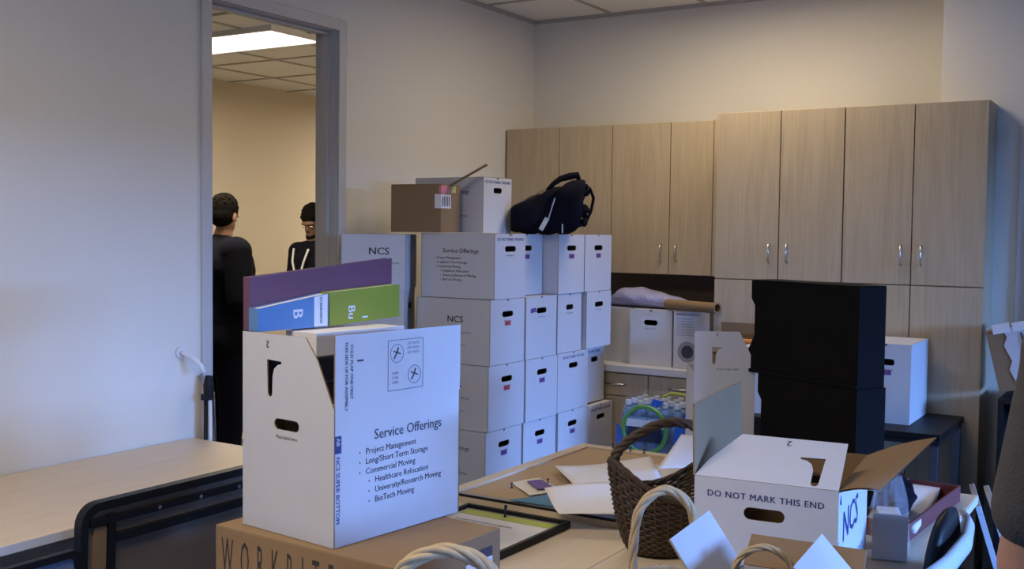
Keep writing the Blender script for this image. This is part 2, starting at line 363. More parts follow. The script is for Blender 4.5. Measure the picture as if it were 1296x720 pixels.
struct(MB().box((XL + .002, YB - .006, 1.001), (-2.014, YB - .0008, 1.382), mat('shaded_backsplash', (.13, .095, .07), .7)).build('trim_4'))  # added dark backsplash panel; shade under the wall cabinets is mixed into its brown
# ================================================================== CARTONS
OFFER = ['Project Management', 'Long/Short Term Storage', 'Commercial Moving', 'Healthcare Relocation', 'University/Research Moving', 'BioTech Moving']
ct_ = .004
def seven(mir=1, s=1):      # the hooked hand hole of an end flap, stem foot near the fold (v small)
    p = [(-.008, .012), (-.004, .006), (.004, .006), (.008, .012), (.010, .055), (.016, .073), (.028, .083), (.042, .086), (.042, .092), (-.010, .094)]
    return [(round((x - .03) * mir * s, 5), round(y * s, 5)) for x, y in p]
def carton(label, loc, rz=0, L=.44, W=.32, H=.318, closed=True, side='offer', side_faces=(-1,), end=None, sticker=None, group='white moving boxes in the big stack',
           name='moving_box', outer='white', inner='kraftgrey', slot=True, pos_end=1, endtext='Place label here', cat='box', sticker_dx=0, tick=True):
    t = thing(name, label, cat, loc, rz, group); mo, mi_ = M[outer], M[inner]
    b = MB(); hz = H * .77
    slotp = [rounded(.10 if W > .28 else .08, .028, .013, 0, hz)] if slot else []
    for s in (-1, 1):       # ends, facing +-x
        Xm = basis((s * L / 2, 0, 0), (0, s, 0), (0, 0, 1), (s, 0, 0))
        b.plate([(-W / 2, 0), (W / 2, 0), (W / 2, H), (-W / 2, H)], slotp, ct_, mo, mi_, mi_, Xm)
    for s in (-1, 1):       # sides, facing +-y
        Xm = basis((0, s * W / 2, 0), (-s, 0, 0), (0, 0, 1), (0, s, 0))
        b.plate([(-L / 2 + ct_, 0), (L / 2 - ct_, 0), (L / 2 - ct_, H), (-L / 2 + ct_, H)], [], ct_, mo, mi_, mi_, Xm)
    b.box((-L / 2 + ct_, -W / 2 + ct_, 0), (L / 2 - ct_, W / 2 - ct_, ct_), mi_)
    b.build('body', t)
    if closed:
        for s in (-1, 1):
            y0, y1 = (0.0012, W / 2 - ct_ - .001) if s > 0 else (-W / 2 + ct_ + .001, -.0012)
            MB().box((-L / 2 + ct_ + .001, y0, H - ct_ - .001), (L / 2 - ct_ - .001, y1, H - .001), mo).build('top_flap', t)
    e = .0006
    for s in ((pos_end,) if not isinstance(pos_end, tuple) else pos_end):
        Xm = basis((s * (L / 2 + e), 0, 0), (0, s, 0), (0, 0, 1), (s, 0, 0)); pr = MB()
        if tick: pr.add([(-.009, H - .001, 0), (.009, H - .001, 0), (.006, H - .009, 0), (-.006, H - .009, 0)], [(3, 2, 1, 0)], M['ink'], Xm)
        if end: pr.text(end, 0, H * .895, .021, M['blueink'], Xm, 'CENTER', bold=.018)
        if endtext: pr.text(endtext, 0, hz - .036, .011, M['ink'], Xm, 'CENTER')
        if sticker:
            MB().box((-.027, -.011, 0), (.027, .011, .0008), M[sticker], Xm @ T(sticker_dx, hz - .045 if not sticker_dx else hz + .004, .0002) @ RZ(.1 if sticker_dx else 0)).build('sticker', t, label=sticker + ' sticker')
        if pr.v: pr.build('printed_text', t)
    for s in side_faces:
        pr = MB(); Xm = basis((0, s * (W / 2 + e), 0), (-s, 0, 0), (0, 0, 1), (0, s, 0))
        x0 = -L / 2
        if side == 'offer':
            pr.text('Service Offerings', x0 + L * .30, H * .70, .031, M['ink'], Xm, bold=.012)
            for i, ln in enumerate(OFFER):
                xx = x0 + L * (.22 if i < 3 else .30)
                pr.text(ln, xx, H * .70 - .031 - .0215 * i, .0175, M['ink'], Xm, bold=.01)
                pr.add([(xx - .014, H * .70 - .028 - .0215 * i, 0), (xx - .010, H * .70 - .028 - .0215 * i, 0), (xx - .010, H * .70 - .024 - .0215 * i, 0), (xx - .014, H * .70 - .024 - .0215 * i, 0)], [(0, 1, 2, 3)], M['ink'], Xm)
        elif side == 'ncs':
            pr.text('NCS', x0 + L * .42, H * .64, .045, M['ink'], Xm, bold=.018, sx=1.1)
            pr.text('Relocation Services', x0 + L * .42, H * .47, .018, M['ink'], Xm)
            pr.text('www.ncsmoving.com', x0 + L * .42, H * .28, .013, M['ink'], Xm)
        if pr.v: pr.build('printed_text', t)
    return t
h = .32
KS = .92
def nearer(t):     # the stack stands on dollies, its boxes a little under full size
    x, y, z = t.location; t.location = (x * KS, y * KS, 1.61 - (1.61 - z) * KS); t.scale = (KS,) * 3
    return t
for i, (y0, y1) in enumerate(((3.98, 4.56), (4.62, 5.15))):
    t = thing('moving_dolly', 'flat moving dolly on casters under the ' + ('door', 'cabinet')[i] + ' half of the box stack', 'dolly', (-2.78, (y0 + y1) / 2, 0), 0, 'dollies under the box stack')
    d = (y1 - y0) / 2
    MB().box((-.2, -d, .105), (.2, d, .1285), M['maple']).build('deck', t, bevel=.003)
    for sx in (-1, 1):
        for sy in (-1, 1):
            MB().cyl((0, 0), .04, -.012, .012, M['black'], 18, basis((sx * .16, sy * (d - .06), .0405), (0, 1, 0), (0, 0, 1), (1, 0, 0))).box((sx * .16 - .02, sy * (d - .06) - .02, .083), (sx * .16 + .02, sy * (d - .06) + .02, .1045), M['steel']).build('caster', t)
xf = -2.80        # plane of the stack's box ends
def st(y0, y1, row, label, x=xf, L=.44, rz=0, **k):
    t = carton(label, (x - L / 2, (y0 + y1) / 2, h * row + .0005), rz, L=L, W=y1 - y0 - .005, **k)
    return nearer(t)
# top row
st(4.364, 4.652, 4, 'white moving box listing services on its side, top of the nearest stack column', end='DO NOT MARK THIS END', side='offer')
st(4.658, 4.985, 4, 'white moving box set back between its neighbours in the top stack row, purple sticker', x=-2.894, sticker='purple', L=.43)
st(4.99, 5.285, 4, 'white moving box with purple sticker under its handle, third in the top stack row', sticker='purple', side='ncs')
st(5.29, 5.62, 4, 'white moving box with purple sticker at the cabinet end of the top stack row', sticker='purple')
# second row from the top
st(4.33, 4.65, 3, 'white moving box with red sticker directly under the services box at the near corner', sticker='red', side='ncs')
st(4.655, 4.972, 3, 'white moving box with purple sticker left of its handle, second row from stack top', sticker='purple', sticker_dx=-.085, x=-2.795)
st(4.998, 5.27, 3, 'white moving box without sticker, third in the second row from the stack top', x=-2.805)
st(5.31, 5.615, 3, 'white moving box without sticker, cabinet end of the second row from the stack top', x=-2.795)
# third row
st(4.32, 4.655, 2, 'white moving box with red sticker at the near corner, third row from the stack top', sticker='red', side='ncs')
st(4.66, 4.99, 2, 'white moving box with purple sticker, second box of the third row from the top', sticker='purple', x=-2.795)
st(4.998, 5.352, 2, 'white moving box with printed warning line over its handle, third stack row from top', end='DO NOT MARK THIS END', x=-2.80, endtext=None)
st(5.356, 5.61, 2, 'narrow white moving box with printed warning line at cabinet end, third stack row', end='DO NOT MARK', x=-2.83, endtext=None)
# fourth row
st(4.30, 4.635, 1, 'white moving box with purple sticker at the near corner, just above the table edge', sticker='purple')
st(4.65, 4.988, 1, 'white moving box with purple sticker and pen marks, second box just above the table edge', sticker='purple')
st(5.01, 5.335, 1, 'white moving box with purple sticker, third box just above the table edge', sticker='purple')
nearer(carton('shaded greyish moving box at the cabinet end, just above the table edge', (-2.965, 5.485, h + .0005), 0, L=.36, W=.305, H=.312, end='DO NOT MARK THIS END', endtext=None))
# lowest row (hidden by the table, carries the stack)
for i, (a, b) in enumerate(((4.30, 4.635), (4.65, 4.988), (5.01, 5.335), (5.345, 5.63))):
    st(a, b, 0, 'white moving box at dolly level under the stack, %s' % ('at the near corner', 'second from the near corner', 'third from the near corner', 'at the cabinet end')[i])
# stack turned a little, against the wall by the door
rot = math.radians(28.7)
def rotloc(z): return (-3.20, 3.99, z)
for k in range(4):
    carton('white moving box under the short white box beside the doorway, ' + ('on the floor', 'second from the floor', 'third from the floor', 'topmost under it')[k],
           (-3.20, 3.985, .0005 + .334 * k), rot, L=.29, W=.30, H=.332, side='ncs', pos_end=1, endtext='CAMBRIDGE')
carton('short white box topping the turned pile beside the doorway', (-3.20, 3.985, .0005 + .334 * 4), rot, L=.30, W=.33, H=.255, side='ncs', slot=False, tick=False, endtext=None)

# white box behind the brown one on the stack, brown carton with labels
tb = carton('open white box behind the brown carton on top of the stack', (-3.235, 4.73, 1.602), 0, L=.43, W=.27, H=.285, closed=False, end='DO NOT MARK THIS END', side='offer', endtext=None)
for sy in (-1, 1):
    MB().plate([(-.21, 0), (.21, 0), (.21, .12), (-.21, .12)], [], ct_, M['white'], M['kraftgrey'], M['kraft'], basis((0, sy * .13, .286), (-sy, 0, 0), (0, -sy, .02), (0, .02 * sy, 1))).build('top_flap', tb)
nearer(tb)
# brown carton with shipping labels
t = thing('cardboard_box', 'brown cardboard box with white and pink shipping labels on top of the stack', 'box', (-3.265, 4.435, 1.602), math.radians(6))
bw, bl, bh = .29, .20, .235
MB().box((-bw / 2, -bl / 2, 0), (bw / 2, bl / 2, bh), M['kraft']).build('body', t, bevel=.002)
MB().box((-bw / 2 + .002, -bl / 2, bh + .0005), (bw / 2 - .002, -.002, bh + .0045), M['kraft']).build('top_flap', t)
MB().box((-bw / 2 + .002, .002, bh + .0005), (bw / 2 - .002, bl / 2, bh + .0045), M['kraft'], T(0, 0, 0)).build('top_flap', t)
lb = MB().box((bw / 2 - .035, -bl / 2 - .001, .12), (bw / 2 + .001, -bl / 2 - .0003, .19), M['paper']).box((bw / 2 + .0003, -bl / 2 - .001, .12), (bw / 2 + .001, -bl / 2 + .10, .19), M['paper'])
for k in range(5): lb.box((bw / 2 + .001, -bl / 2 + .01 + .017 * k, .13), (bw / 2 + .0014, -bl / 2 + .018 + .017 * k, .178), M['ink'])
lb.build('shipping_label', t, label='white barcode label wrapped around the corner')
MB().box((bw / 2 - .012, -bl / 2 - .0012, .195), (bw / 2 + .0012, -bl / 2 - .0003, .232), M['pink']).box((bw / 2 + .0003, -bl / 2 - .0012, .195), (bw / 2 + .0012, -bl / 2 + .09, .232), M['pink']).build('pink_label', t, label='pink round-edged label')
MB().box((bw / 2 + .0003, -bl / 2 + .10, .2), (bw / 2 + .0012, -bl / 2 + .15, .233), M['yellow']).build('yellow_label', t, label='small yellow and white label')
MB().box((bw / 2 - .0, -bl / 2 - .0008, .0), (bw / 2 + .0002, bl / 2, .118), M['kraft']).build('packing_tape', t)
MB().box((0, -.035, -.004), (.21, .035, 0), M['kraft'], T(bw / 2 - .002, .0, bh + .004) @ RZ(.35) @ RY(-.52)).build('raised_flap', t)
nearer(t)

# black duffel bag on the stack
t = thing('duffel_bag', 'black padded carrying bag with straps and zips lying on the stack top', 'bag', (-2.845, 4.96, 1.602), math.radians(35))
def bagf(u, v):
    a = 2 * PI * v; x = -.20 + .37 * u
    ry = .085 + .03 * u + .012 * math.sin(9 * u + 2 * math.sin(a)); rz_ = .072 + .080 * u
    e = 3.2; c, s_ = math.cos(a), math.sin(a)
    yy = ry * math.copysign(abs(c) ** (2 / e), c); zz = rz_ * math.copysign(abs(s_) ** (2 / e), s_)
    k = 1 - (abs(u - .5) * 2) ** 10 * .16
    wob = .010 * math.sin(23 * u + 5 * a) * (1 - (abs(u - .5) * 2) ** 2)
    return (x + (.02 * math.sin(a) * u), (yy + wob) * k, .002 + rz_ + (zz + wob) * k)
bm_ = MB().grid(bagf, 26, 36, M['fabric'])
bm_.add([bagf(0, v / 36) for v in range(36)], [tuple(range(36))], M['fabric']); bm_.add([bagf(1, v / 36) for v in range(36)], [tuple(reversed(range(36)))], M['fabric'])
bm_.build('bag_body', t, smooth=True)
p_ = MB()
for k in range(26):
    a = random.uniform(0, 2 * PI); r = random.uniform(.02, .10)
    c = (.165 + random.uniform(-.02, .025), r * math.cos(a) * .95, .16 + r * math.sin(a) * 1.25)
    p_.ball(c, (random.uniform(.015, .03), random.uniform(.015, .035), random.uniform(.012, .03)), M['fabric'], n=6)
p_.build('gathered_end', t, smooth=True)
MB().tube([(-.01, -.02, .225), (.02, -.015, .262), (.06, 0, .290), (.11, .01, .305), (.15, .01, .312), (.16, .01, .285)], [.012, .013, .016, .019, .019, .012], M['fabric'], 8).build('carry_handle', t, smooth=True)
MB().tube([(.16, -.09, .20), (.21, -.06, .24), (.235, -.02, .19), (.225, 0, .12), (.19, -.05, .06)], .009, M['fabric'], 6).build('strap', t, smooth=True)
MB().tube([(.02, -.125, .185), (.0, -.13, .12), (-.015, -.135, .07)], .004, M['chrome'], 6).build('zip_pull', t)
MB().tube([(-.03, -.1, .23), (-.10, -.085, .185), (-.18, -.07, .15)], .003, M['steel'], 6).build('zip', t)
MB().box((-.012, -.002, -.035), (.012, .002, .035), M['paper2'], T(-.035, -.125, .05) @ RY(.5)).build('luggage_tag', t, label='cream paper luggage tag')
MB().tube([(.06, -.135, .05), (.06, -.14, .004), ], .004, M['chrome'], 6).build('zip_pull', t)
nearer(t)

# ================================================================== THINGS ON THE COUNTER
CZ = .9025
carton('narrow white box standing in the counter corner under the bubble wrap', (-2.66, 5.50, CZ), PI / 2, L=.33, W=.25, H=.30, side='ncs', pos_end=-1, slot=False, tick=False, endtext=None, group='white boxes on the counter', side_faces=(-1, 1))
carton('white box with a handle hole in the middle of the counter', (-2.385, 5.44, CZ), PI / 2, L=.34, W=.245, H=.30, pos_end=-1, group='white boxes on the counter', side='ncs')
t = thing('printed_box', 'white box printed with text and a round picture, right end of the counter', 'box', (-2.145, 5.40, CZ))
MB().box((-.10, -.15, 0), (.10, .15, .303), M['white']).build('body', t, bevel=.002)
e = MB(); Xm = basis((0, -.1506, 0), (1, 0, 0), (0, 0, 1), (0, -1, 0))
e.text('MOVING SUPPLIES', -.088, .28, .016, M['blueink'], Xm, bold=.02)
for k in range(7): e.text('carton tape and labels set' if k % 2 else 'heavy duty storage box', -.085, .26 - .014 * k, .010, M['ink'], Xm)
e.cyl((-.02, .09), .055, 0, .0006, M['greyband'], 28, Xm); e.cyl((-.02, .09), .034, .0006, .001, M['ink'], 28, Xm)
e.build('printed_text', t)
# bubble wrap and cardboard tube
t = thing('bubble_wrap', 'bluish crumpled bubble wrap bundle lying on the counter boxes', 'bubble wrap', (-2.47, 5.42, CZ + .302), math.radians(-10))
def bw_(u, v):
    a = 2 * PI * v; x = -.30 + .64 * u
    env = (.020 + .046 * math.sin(PI * min(1, (u + .02) ** .70)) ** 1.1) * (1 + .035 * math.sin(14 * u + 2 * a) + .03 * math.sin(31 * u - 3 * a))
    if u < .2: env *= .45 + u * 2.7
    zc = env * .78
    return (x, 1.4 * env * math.cos(a), max(.001, zc + env * .8 * math.sin(a)))
MB().grid(bw_, 50, 28, M['bubble']).build('bubble_sheet', t, smooth=True)
MB().tube([(.33, 0, .017), (.342, 0, .017)], .014, M['black'], 14).build('roll_core', t)
t = thing('cardboard_tube', 'open brown cardboard tube lying across the counter boxes', 'tube', (-2.12, 5.225, CZ + .333), math.radians(-22))
n = 28; vs = []; 
for (x, r) in ((-.20, .027), (.16, .027), (.16, .021), (-.20, .021)):
    vs += [(x, r * math.cos(2 * PI * k / n), r * math.sin(2 * PI * k / n)) for k in range(n)]
fs = [(i * n + k, i * n + (k + 1) % n, ((i + 1) % 4) * n + (k + 1) % n, ((i + 1) % 4) * n + k) for i in range(4) for k in range(n)]
MB().add(vs, fs, M['kraft']).build('tube_wall', t, smooth=False)

# water bottle pack on the floor in front of the counter, standing on a low carton
t = thing('cardboard_box', 'plain brown carton on the floor under the water bottle pack', 'box', (-2.17, 4.99, 0))
MB().box((-.2, -.17, 0), (.2, .17, .50), M['kraft']).build('body', t, bevel=.003)
MB().box((-.198, -.168, .5005), (.198, -.002, .504), M['kraft']).build('top_flap', t); MB().box((-.198, .002, .5005), (.198, .168, .504), M['kraft']).build('top_flap', t)
t = thing('water_bottle_pack', 'shrink-wrapped pack of water bottles with a green ring print, before the counter', 'bottle pack', (-2.16, 4.99, .5055))
for i in range(6):
    for j in range(4):
        x, y = -.165 + .066 * i, -.10 + .066 * j
        bt = MB().cyl((x, y), .0315, 0, .19, M['water'], 14).cyl((x, y), .0315, .19, .235, M['water'], 14, r1=.014).cyl((x, y), .0145, .235, .262, M['water'], 12)
        o = bt.build('bottle', t, smooth=True)
        MB().cyl((x, y), .0322, .07, .15, M['bluepl'], 14).build('bottle_label', o, smooth=True)
        MB().cyl((x, y), .0155, .245, .268, M['whitep'], 12).build('bottle_cap', o)
def wrapf(u, v):
    a = 2 * PI * u; e = 4; c, s_ = math.cos(a), math.sin(a); k = 1.0 - .12 * max(0, v - .75) * 4
    return (.212 * k * math.copysign(abs(c) ** (2 / e), c), .148 * k * math.copysign(abs(s_) ** (2 / e), s_) + .004 * math.sin(30 * a + 9 * v), .002 + .285 * v + .006 * math.sin(11 * a) * v)
wv = MB().grid(wrapf, 90, 14, M['film']); wv.build('shrink_wrap', t, smooth=True)
r_ = MB(); Xm = basis((-.05, -.158, .135), (1, 0, 0), (0, 0, 1), (0, -1, 0))
r_.tube([(.115 * math.cos(2 * PI * k / 40), .115 * math.sin(2 * PI * k / 40), 0) for k in range(40)], .011, M['greenp'], 6, Xm, closed=True)
r_.build('green_ring_print', t, label='green ring print'); 
MB().box((-.10, .012, -.001), (.10, .05, .001), M['whitep'], Xm).box((-.09, -.06, -.002), (.09, .012, 0), M['darkcap'], Xm).build('brand_band', t, label='white band over dark blue print')
MB().plate([(.10, .03), (.205, .03), (.205, .20), (.16, .24), (.11, .18)], [], .002, M['bluepl'], X=basis((0, -.157, 0), (1, 0, 0), (0, 0, 1), (0, -1, 0))).build('blue_print', t, label='blue printed patch')
MB().plate([(-.205, .01), (-.05, .01), (-.17, .12), (-.205, .16)], [], .002, M['bluepl'], X=basis((0, -.157, 0), (1, 0, 0), (0, 0, 1), (0, -1, 0))).build('blue_print', t, label='dark blue printed corner')
MB().plate([(-.03, .25), (.03, .26), (.05, .285), (-.01, .292)], [], .002, M['bluepl'], X=basis((0, -.154, 0), (1, 0, 0), (0, 0, 1), (0, -1, 0))).build('blue_print', t, label='blue printed patch at the top')
MB().tube([(-.0, -.05, .29), (.05, -.06, .315), (.12, -.06, .31), (.18, -.05, .285)], .008, M['limeprint'], 8).build('carry_strap', t)

# ================================================================== CENTRE TABLES
TZ = .74
def table(label, x0, x1, y0, y1, group, topm='tabletop'):
    t = thing('folding_table', label, 'table', ((x0 + x1) / 2, (y0 + y1) / 2, 0), 0, group)
    a, b = (x1 - x0) / 2, (y1 - y0) / 2
    MB().box((-a, -b, TZ - .028), (a, b, TZ), M[topm]).build('tabletop', t, bevel=.002)
    MB().box((-a - .0025, -b - .0025, TZ - .027), (a + .0025, -b - .0002, TZ - .002), M['edge']).box((-a - .0025, b + .0002, TZ - .027), (a + .0025, b + .0025, TZ - .002), M['edge']).box((-a - .0025, -b, TZ - .027), (-a - .0002, b, TZ - .002), M['edge']).box((a + .0002, -b, TZ - .027), (a + .0025, b, TZ - .002), M['edge']).build('edge_band', t)
    for sy in (-1, 1):
        for sx in (-1, 1):
            MB().tube([(sx * (a - .08), sy * (b - .12), TZ - .03), (sx * (a - .08), sy * (b - .12), .03)], .018, M['blackm'], 12).ball((sx * (a - .08), sy * (b - .12), .022), (.022, .022, .021), M['black']).build('leg', t, smooth=True)
        MB().box((-a + .08, sy * (b - .12) - .012, .10), (a - .08, sy * (b - .12) + .012, .13), M['blackm']).build('stretcher', t)
    MB().box((-.02, -b + .12, TZ - .07), (.02, b - .12, TZ - .03), M['blackm']).build('beam', t)
    return t
GC = 'maple tables pushed together in the middle'
table('maple-topped table carrying the pinboards, nearer the box stack', -2.03, -1.2725, 1.42, 3.87, GC)
table('maple-topped table carrying the wicker baskets and half-open box', -1.2675, -.548, 1.42, 3.89, GC)
table('long maple-topped table against the left wall below the white wall', XL + .012, -2.69, .75, 3.075, None)

# brown carton under the big white box
t = thing('cardboard_box', 'flat brown cardboard box printed with tall lettering, under the big white box', 'box', (-1.68, 2.015, TZ), math.radians(-3))
bw, bl, bh = .57, .40, .147
MB().box((-bw / 2, -bl / 2, 0), (bw / 2, bl / 2, bh), M['kraft']).build('body', t, bevel=.003)
MB().box((-bw / 2 + .001, -bl / 2 + .001, bh - .0005), (bw / 2 - .001, -.001, bh + .0005), M['kraft']).build('top_flap', t)
Xm = basis((0, -bl / 2 - .0006, 0), (1, 0, 0), (0, 0, 1), (0, -1, 0))
MB().text('WORKRITE', -.262, .034, .128, M['blackink'], Xm, sx=.31, spacing=2.25).build('printed_text', t)
Xm = basis((bw / 2 + .0006, 0, 0), (0, 1, 0), (0, 0, 1), (1, 0, 0))
MB().box((.06, .045, 0), (.165, .088, .0006), M['paper'], Xm).build('paper_label', t, label='white and blue label')
MB().box((.06, .089, 0), (.165, .112, .0006), M['ink'], Xm).build('dark_label_band', t, label='black strip of the label')
MB().tube([(.07, .05, .0010), (.10, .07, .0010), (.155, .08, .0010)], .002, M['teal'], 5, Xm).build('label_line', t)
# big open white box
BR = math.radians(-6.5)
def big():
    L, W, H = .43, .325, .318
    t = thing('moving_box', 'large open white moving box with binders sticking out, in the foreground', 'box', (-1.737, 2.065, TZ + .149), BR, 'open white moving boxes')
    mo, mi_, me = M['white'], M['kraftgrey'], M['kraft']
    b = MB(); hz = .262
    # local: end walls face -y / +y, long sides face +-x
    for s in (-1, 1):
        b.plate([(-W / 2, 0), (W / 2, 0), (W / 2, H), (-W / 2, H)], [rounded(.088, .026, .0129, 0, hz)], ct_, mo, mi_, me, basis((0, s * L / 2, 0), (-s, 0, 0), (0, 0, 1), (0, s, 0)))
        b.plate([(-L / 2 + ct_, 0), (L / 2 - ct_, 0), (L / 2 - ct_, H), (-L / 2 + ct_, H)], [], ct_, mo, mi_, me, basis((s * W / 2, 0, 0), (0, s, 0), (0, 0, 1), (s, 0, 0)))
    b.box((-W / 2 + ct_, -L / 2 + ct_, 0), (W / 2 - ct_, L / 2 - ct_, ct_), mi_)
    b.build('body', t)
    XE = basis((0, -L / 2, H), (1, 0, 0), (0, -.01, 1), (0, -1, -.01))
    f1 = MB().plate([(-W / 2, 0), (W / 2 - .002, 0), (W / 2 - .055, .105), (W / 2 - .095, .155), (-W / 2 + .002, .155)], [[(x - .03, y) for x, y in seven(1, 1.0)]], ct_, mo, mi_, me, XE).build('end_flap', t)
    MB().text('2', -.06, .138, .024, M['ink'], XE @ T(0, 0, .0006), rot=PI, bold=.02).build('printed_text', f1)
    MB().plate([(-W / 2 + .05, 0), (W / 2, 0), (W / 2, .155), (-W / 2 + .09, .155)], [], ct_, mo, mi_, me, basis((0, L / 2 + .002, H), (-1, 0, 0), (0, .6, -.8), (0, .8, .6))).build('end_flap', t)
    XS = basis((W / 2, 0, H), (0, 1, 0), (.0, 0, 1), (1, 0, 0))
    f2 = MB().plate([(-L / 2 + .003, 0), (L / 2, 0), (L / 2, .165), (-L / 2 + .003, .165)], [], ct_, mo, mi_, me, XS).build('side_flap', t)
    P = XS @ T(0, 0, .0006); q = MB()
    q.text('THIS SIDE UP FOR ASSEMBLY', -.182, .15, .0125, M['ink'], P, rot=-PI / 2, bold=.02); q.text('FOLD FLAP ONE FIRST', -.166, .142, .0125, M['ink'], P, rot=-PI / 2, bold=.02)
    q.text('1', -.125, .095, .03, M['ink'], P, bold=.02, rot=PI / 2)
    def line(a, b, wd=.0012):
        q.tube([(*a, 0), (*b, 0)], wd / 2, M['ink'], 4, P)
    x0, x1, y0, y1 = -.045, .075, .022, .142
    for a, b_ in (((x0, y0), (x1, y0)), ((x1, y0), (x1, y1)), ((x1, y1), (x0, y1)), ((x0, y1), (x0, y0))): line(a, b_)
    for cx, cy in ((-.015, .11), (.045, .055)):
        q.tube([(cx + .022 * math.cos(2 * PI * k / 24), cy + .022 * math.sin(2 * PI * k / 24), 0) for k in range(24)], .0006, M['ink'], 4, P, closed=True)
        q.tube([(cx - .010, cy - .012, 0), (cx, cy + .002, 0), (cx + .004, cy + .014, 0)], .0022, M['ink'], 4, P); q.tube([(cx - .012, cy + .006, 0), (cx + .012, cy - .002, 0)], .0016, M['ink'], 4, P)
    for k in range(3):
        q.text('LIFT WITH', .02, .128 - .011 * k, .009, M['ink'], P); q.text('CARE', -.032, .06 - .011 * k, .009, M['ink'], P)
    q.build('printed_text', f2)
    MB().plate([(-L / 2, 0), (L / 2, 0), (L / 2, .16), (-L / 2, .16)], [], ct_, mo, mi_, me, basis((-W / 2 + .0095, 0, H), (0, -1, 0), (0, 0, -1), (1, 0, 0)) @ Matrix.Diagonal((.96, 1, 1, 1))).build('side_flap', t)
    P = basis((W / 2 + .0006, 0, 0), (0, 1, 0), (0, 0, 1), (1, 0, 0)); q = MB(); z0 = .232; X0 = -L / 2
    q.text('Service Offerings', X0 + .125, z0, .034, M['ink'], P, bold=.012)
    for i, ln in enumerate(OFFER):
        xx = X0 + (.098 if i < 3 else .128); zz = z0 - .031 - .0235 * i
        q.text(ln, xx, zz, .0205, M['ink'], P, bold=.012)
        q.box((xx - .02, zz + .004, 0), (xx - .0165, zz + .0075, .0002), M['ink'], P)
    q.box((X0 + .002, .215, 0), (X0 + .022, .255, .0003), M['blueink'], P)
    q.text('AB', X0 + .007, .251, .015, M['white'], P @ T(0, 0, .0006), rot=-PI / 2, bold=.02)
    q.text('NCS SUPER BOTTOM', X0 + .006, .208, .0175, M['blueink'], P, rot=-PI / 2, bold=.022, sx=.93)
    q.build('printed_text', t); q = MB(); P = basis((0, -L / 2 - .0006, 0), (1, 0, 0), (0, 0, 1), (0, -1, 0))
    q.text('Place label here', 0, hz - .034, .012, M['ink'], P, 'CENTER')
    q.build('printed_text', t)
big()
# binders standing in the big box
def inbox(lx, ly, z): 
    c, s = math.cos(BR), math.sin(BR); return (-1.737 + lx * c - ly * s, 2.065 + lx * s + ly * c, z)
B0 = 1.362
t = thing('paper_stack', 'stack of papers and folders filling the large white box under the binders', 'papers', inbox(-.07, 0, TZ + .149 + .0055), BR)
for k in range(8): MB().box((-.074 + .003 * (k % 3), -.19 if k in (5, 6) else -.10, .058 * k), (.085 - .012 * (k % 2) - (.03 if k > 5 else 0), .205, .058 * k + .0565), M['darkcap' if k in (5, 6) else ('paper2', 'paper', 'kraft')[k % 3]]).build('paper_bundle', t)  # dark bundles added so the end flap's hand hole reads dark inside
def board(label, lx, ya, yb, zb, za_top, zb_top, th, m):
    t = thing('binder', label, 'binder', inbox(lx, 0, B0), BR)
    X = basis((th / 2, 0, 0), (0, 1, 0), (0, 0, 1), (1, 0, 0))
    def pl(i, x0, t_, mm, name):
        MB().plate([(ya + i, 0 + i * .5), (yb - i * .3, zb + i * .5), (yb - i * .3, zb_top - B0 - i * .6), (ya + i, za_top - B0 - i * .6)], [], t_, mm, X=X @ T(0, 0, -x0)).build(name, t)
    pl(0, 0, .0025, m, 'spine'); pl(.004, .0028, th - .0056, M['paper'], 'pages'); pl(0, th - .0025, .0025, m, 'cover')
    MB().box((-th / 2, ya - .0022, 0), (th / 2, ya - .0002, za_top - B0), m).build('end_cover', t)
    return t, X @ T(0, 0, .0006)
board('long purple binder lying behind the blue and green ones', -.165, -.200, .285, .03, 1.492, 1.533, .024, M['purpleb'])
t, P = board('blue binder with white label strip in the big white box', -.130, -.2065, .016, 0, 1.418, 1.447, .034, M['blueb'])
MB().text('B', -.10, .052, .045, M['whitep'], P, rot=-PI / 2, bold=.02).build('printed_text', t)
o = MB().plate([(-.032, .002), (.012, .002), (.012, .083), (-.032, .077)], [], .0008, M['whitep'], X=P @ T(0, 0, .0006)).build('spine_label', t, label='white strip with vertical lettering')
MB().text('STANDARDS', -.014, .077, .0118, M['blueink'], P @ T(0, 0, .0012), rot=-PI / 2, bold=.02).build('printed_text', o)
t, P = board('lime green binder with white letters in the big white box', -.130, .022, .275, .012, 1.449, 1.462, .034, M['green'])
MB().text('Bu', .085, .052, .035, M['whitep'], P, rot=-PI / 2, bold=.018).build('printed_text', t)
MB().text('I', .135, .022, .03, M['whitep'], P, rot=-PI / 2, bold=.018).build('printed_text', t)

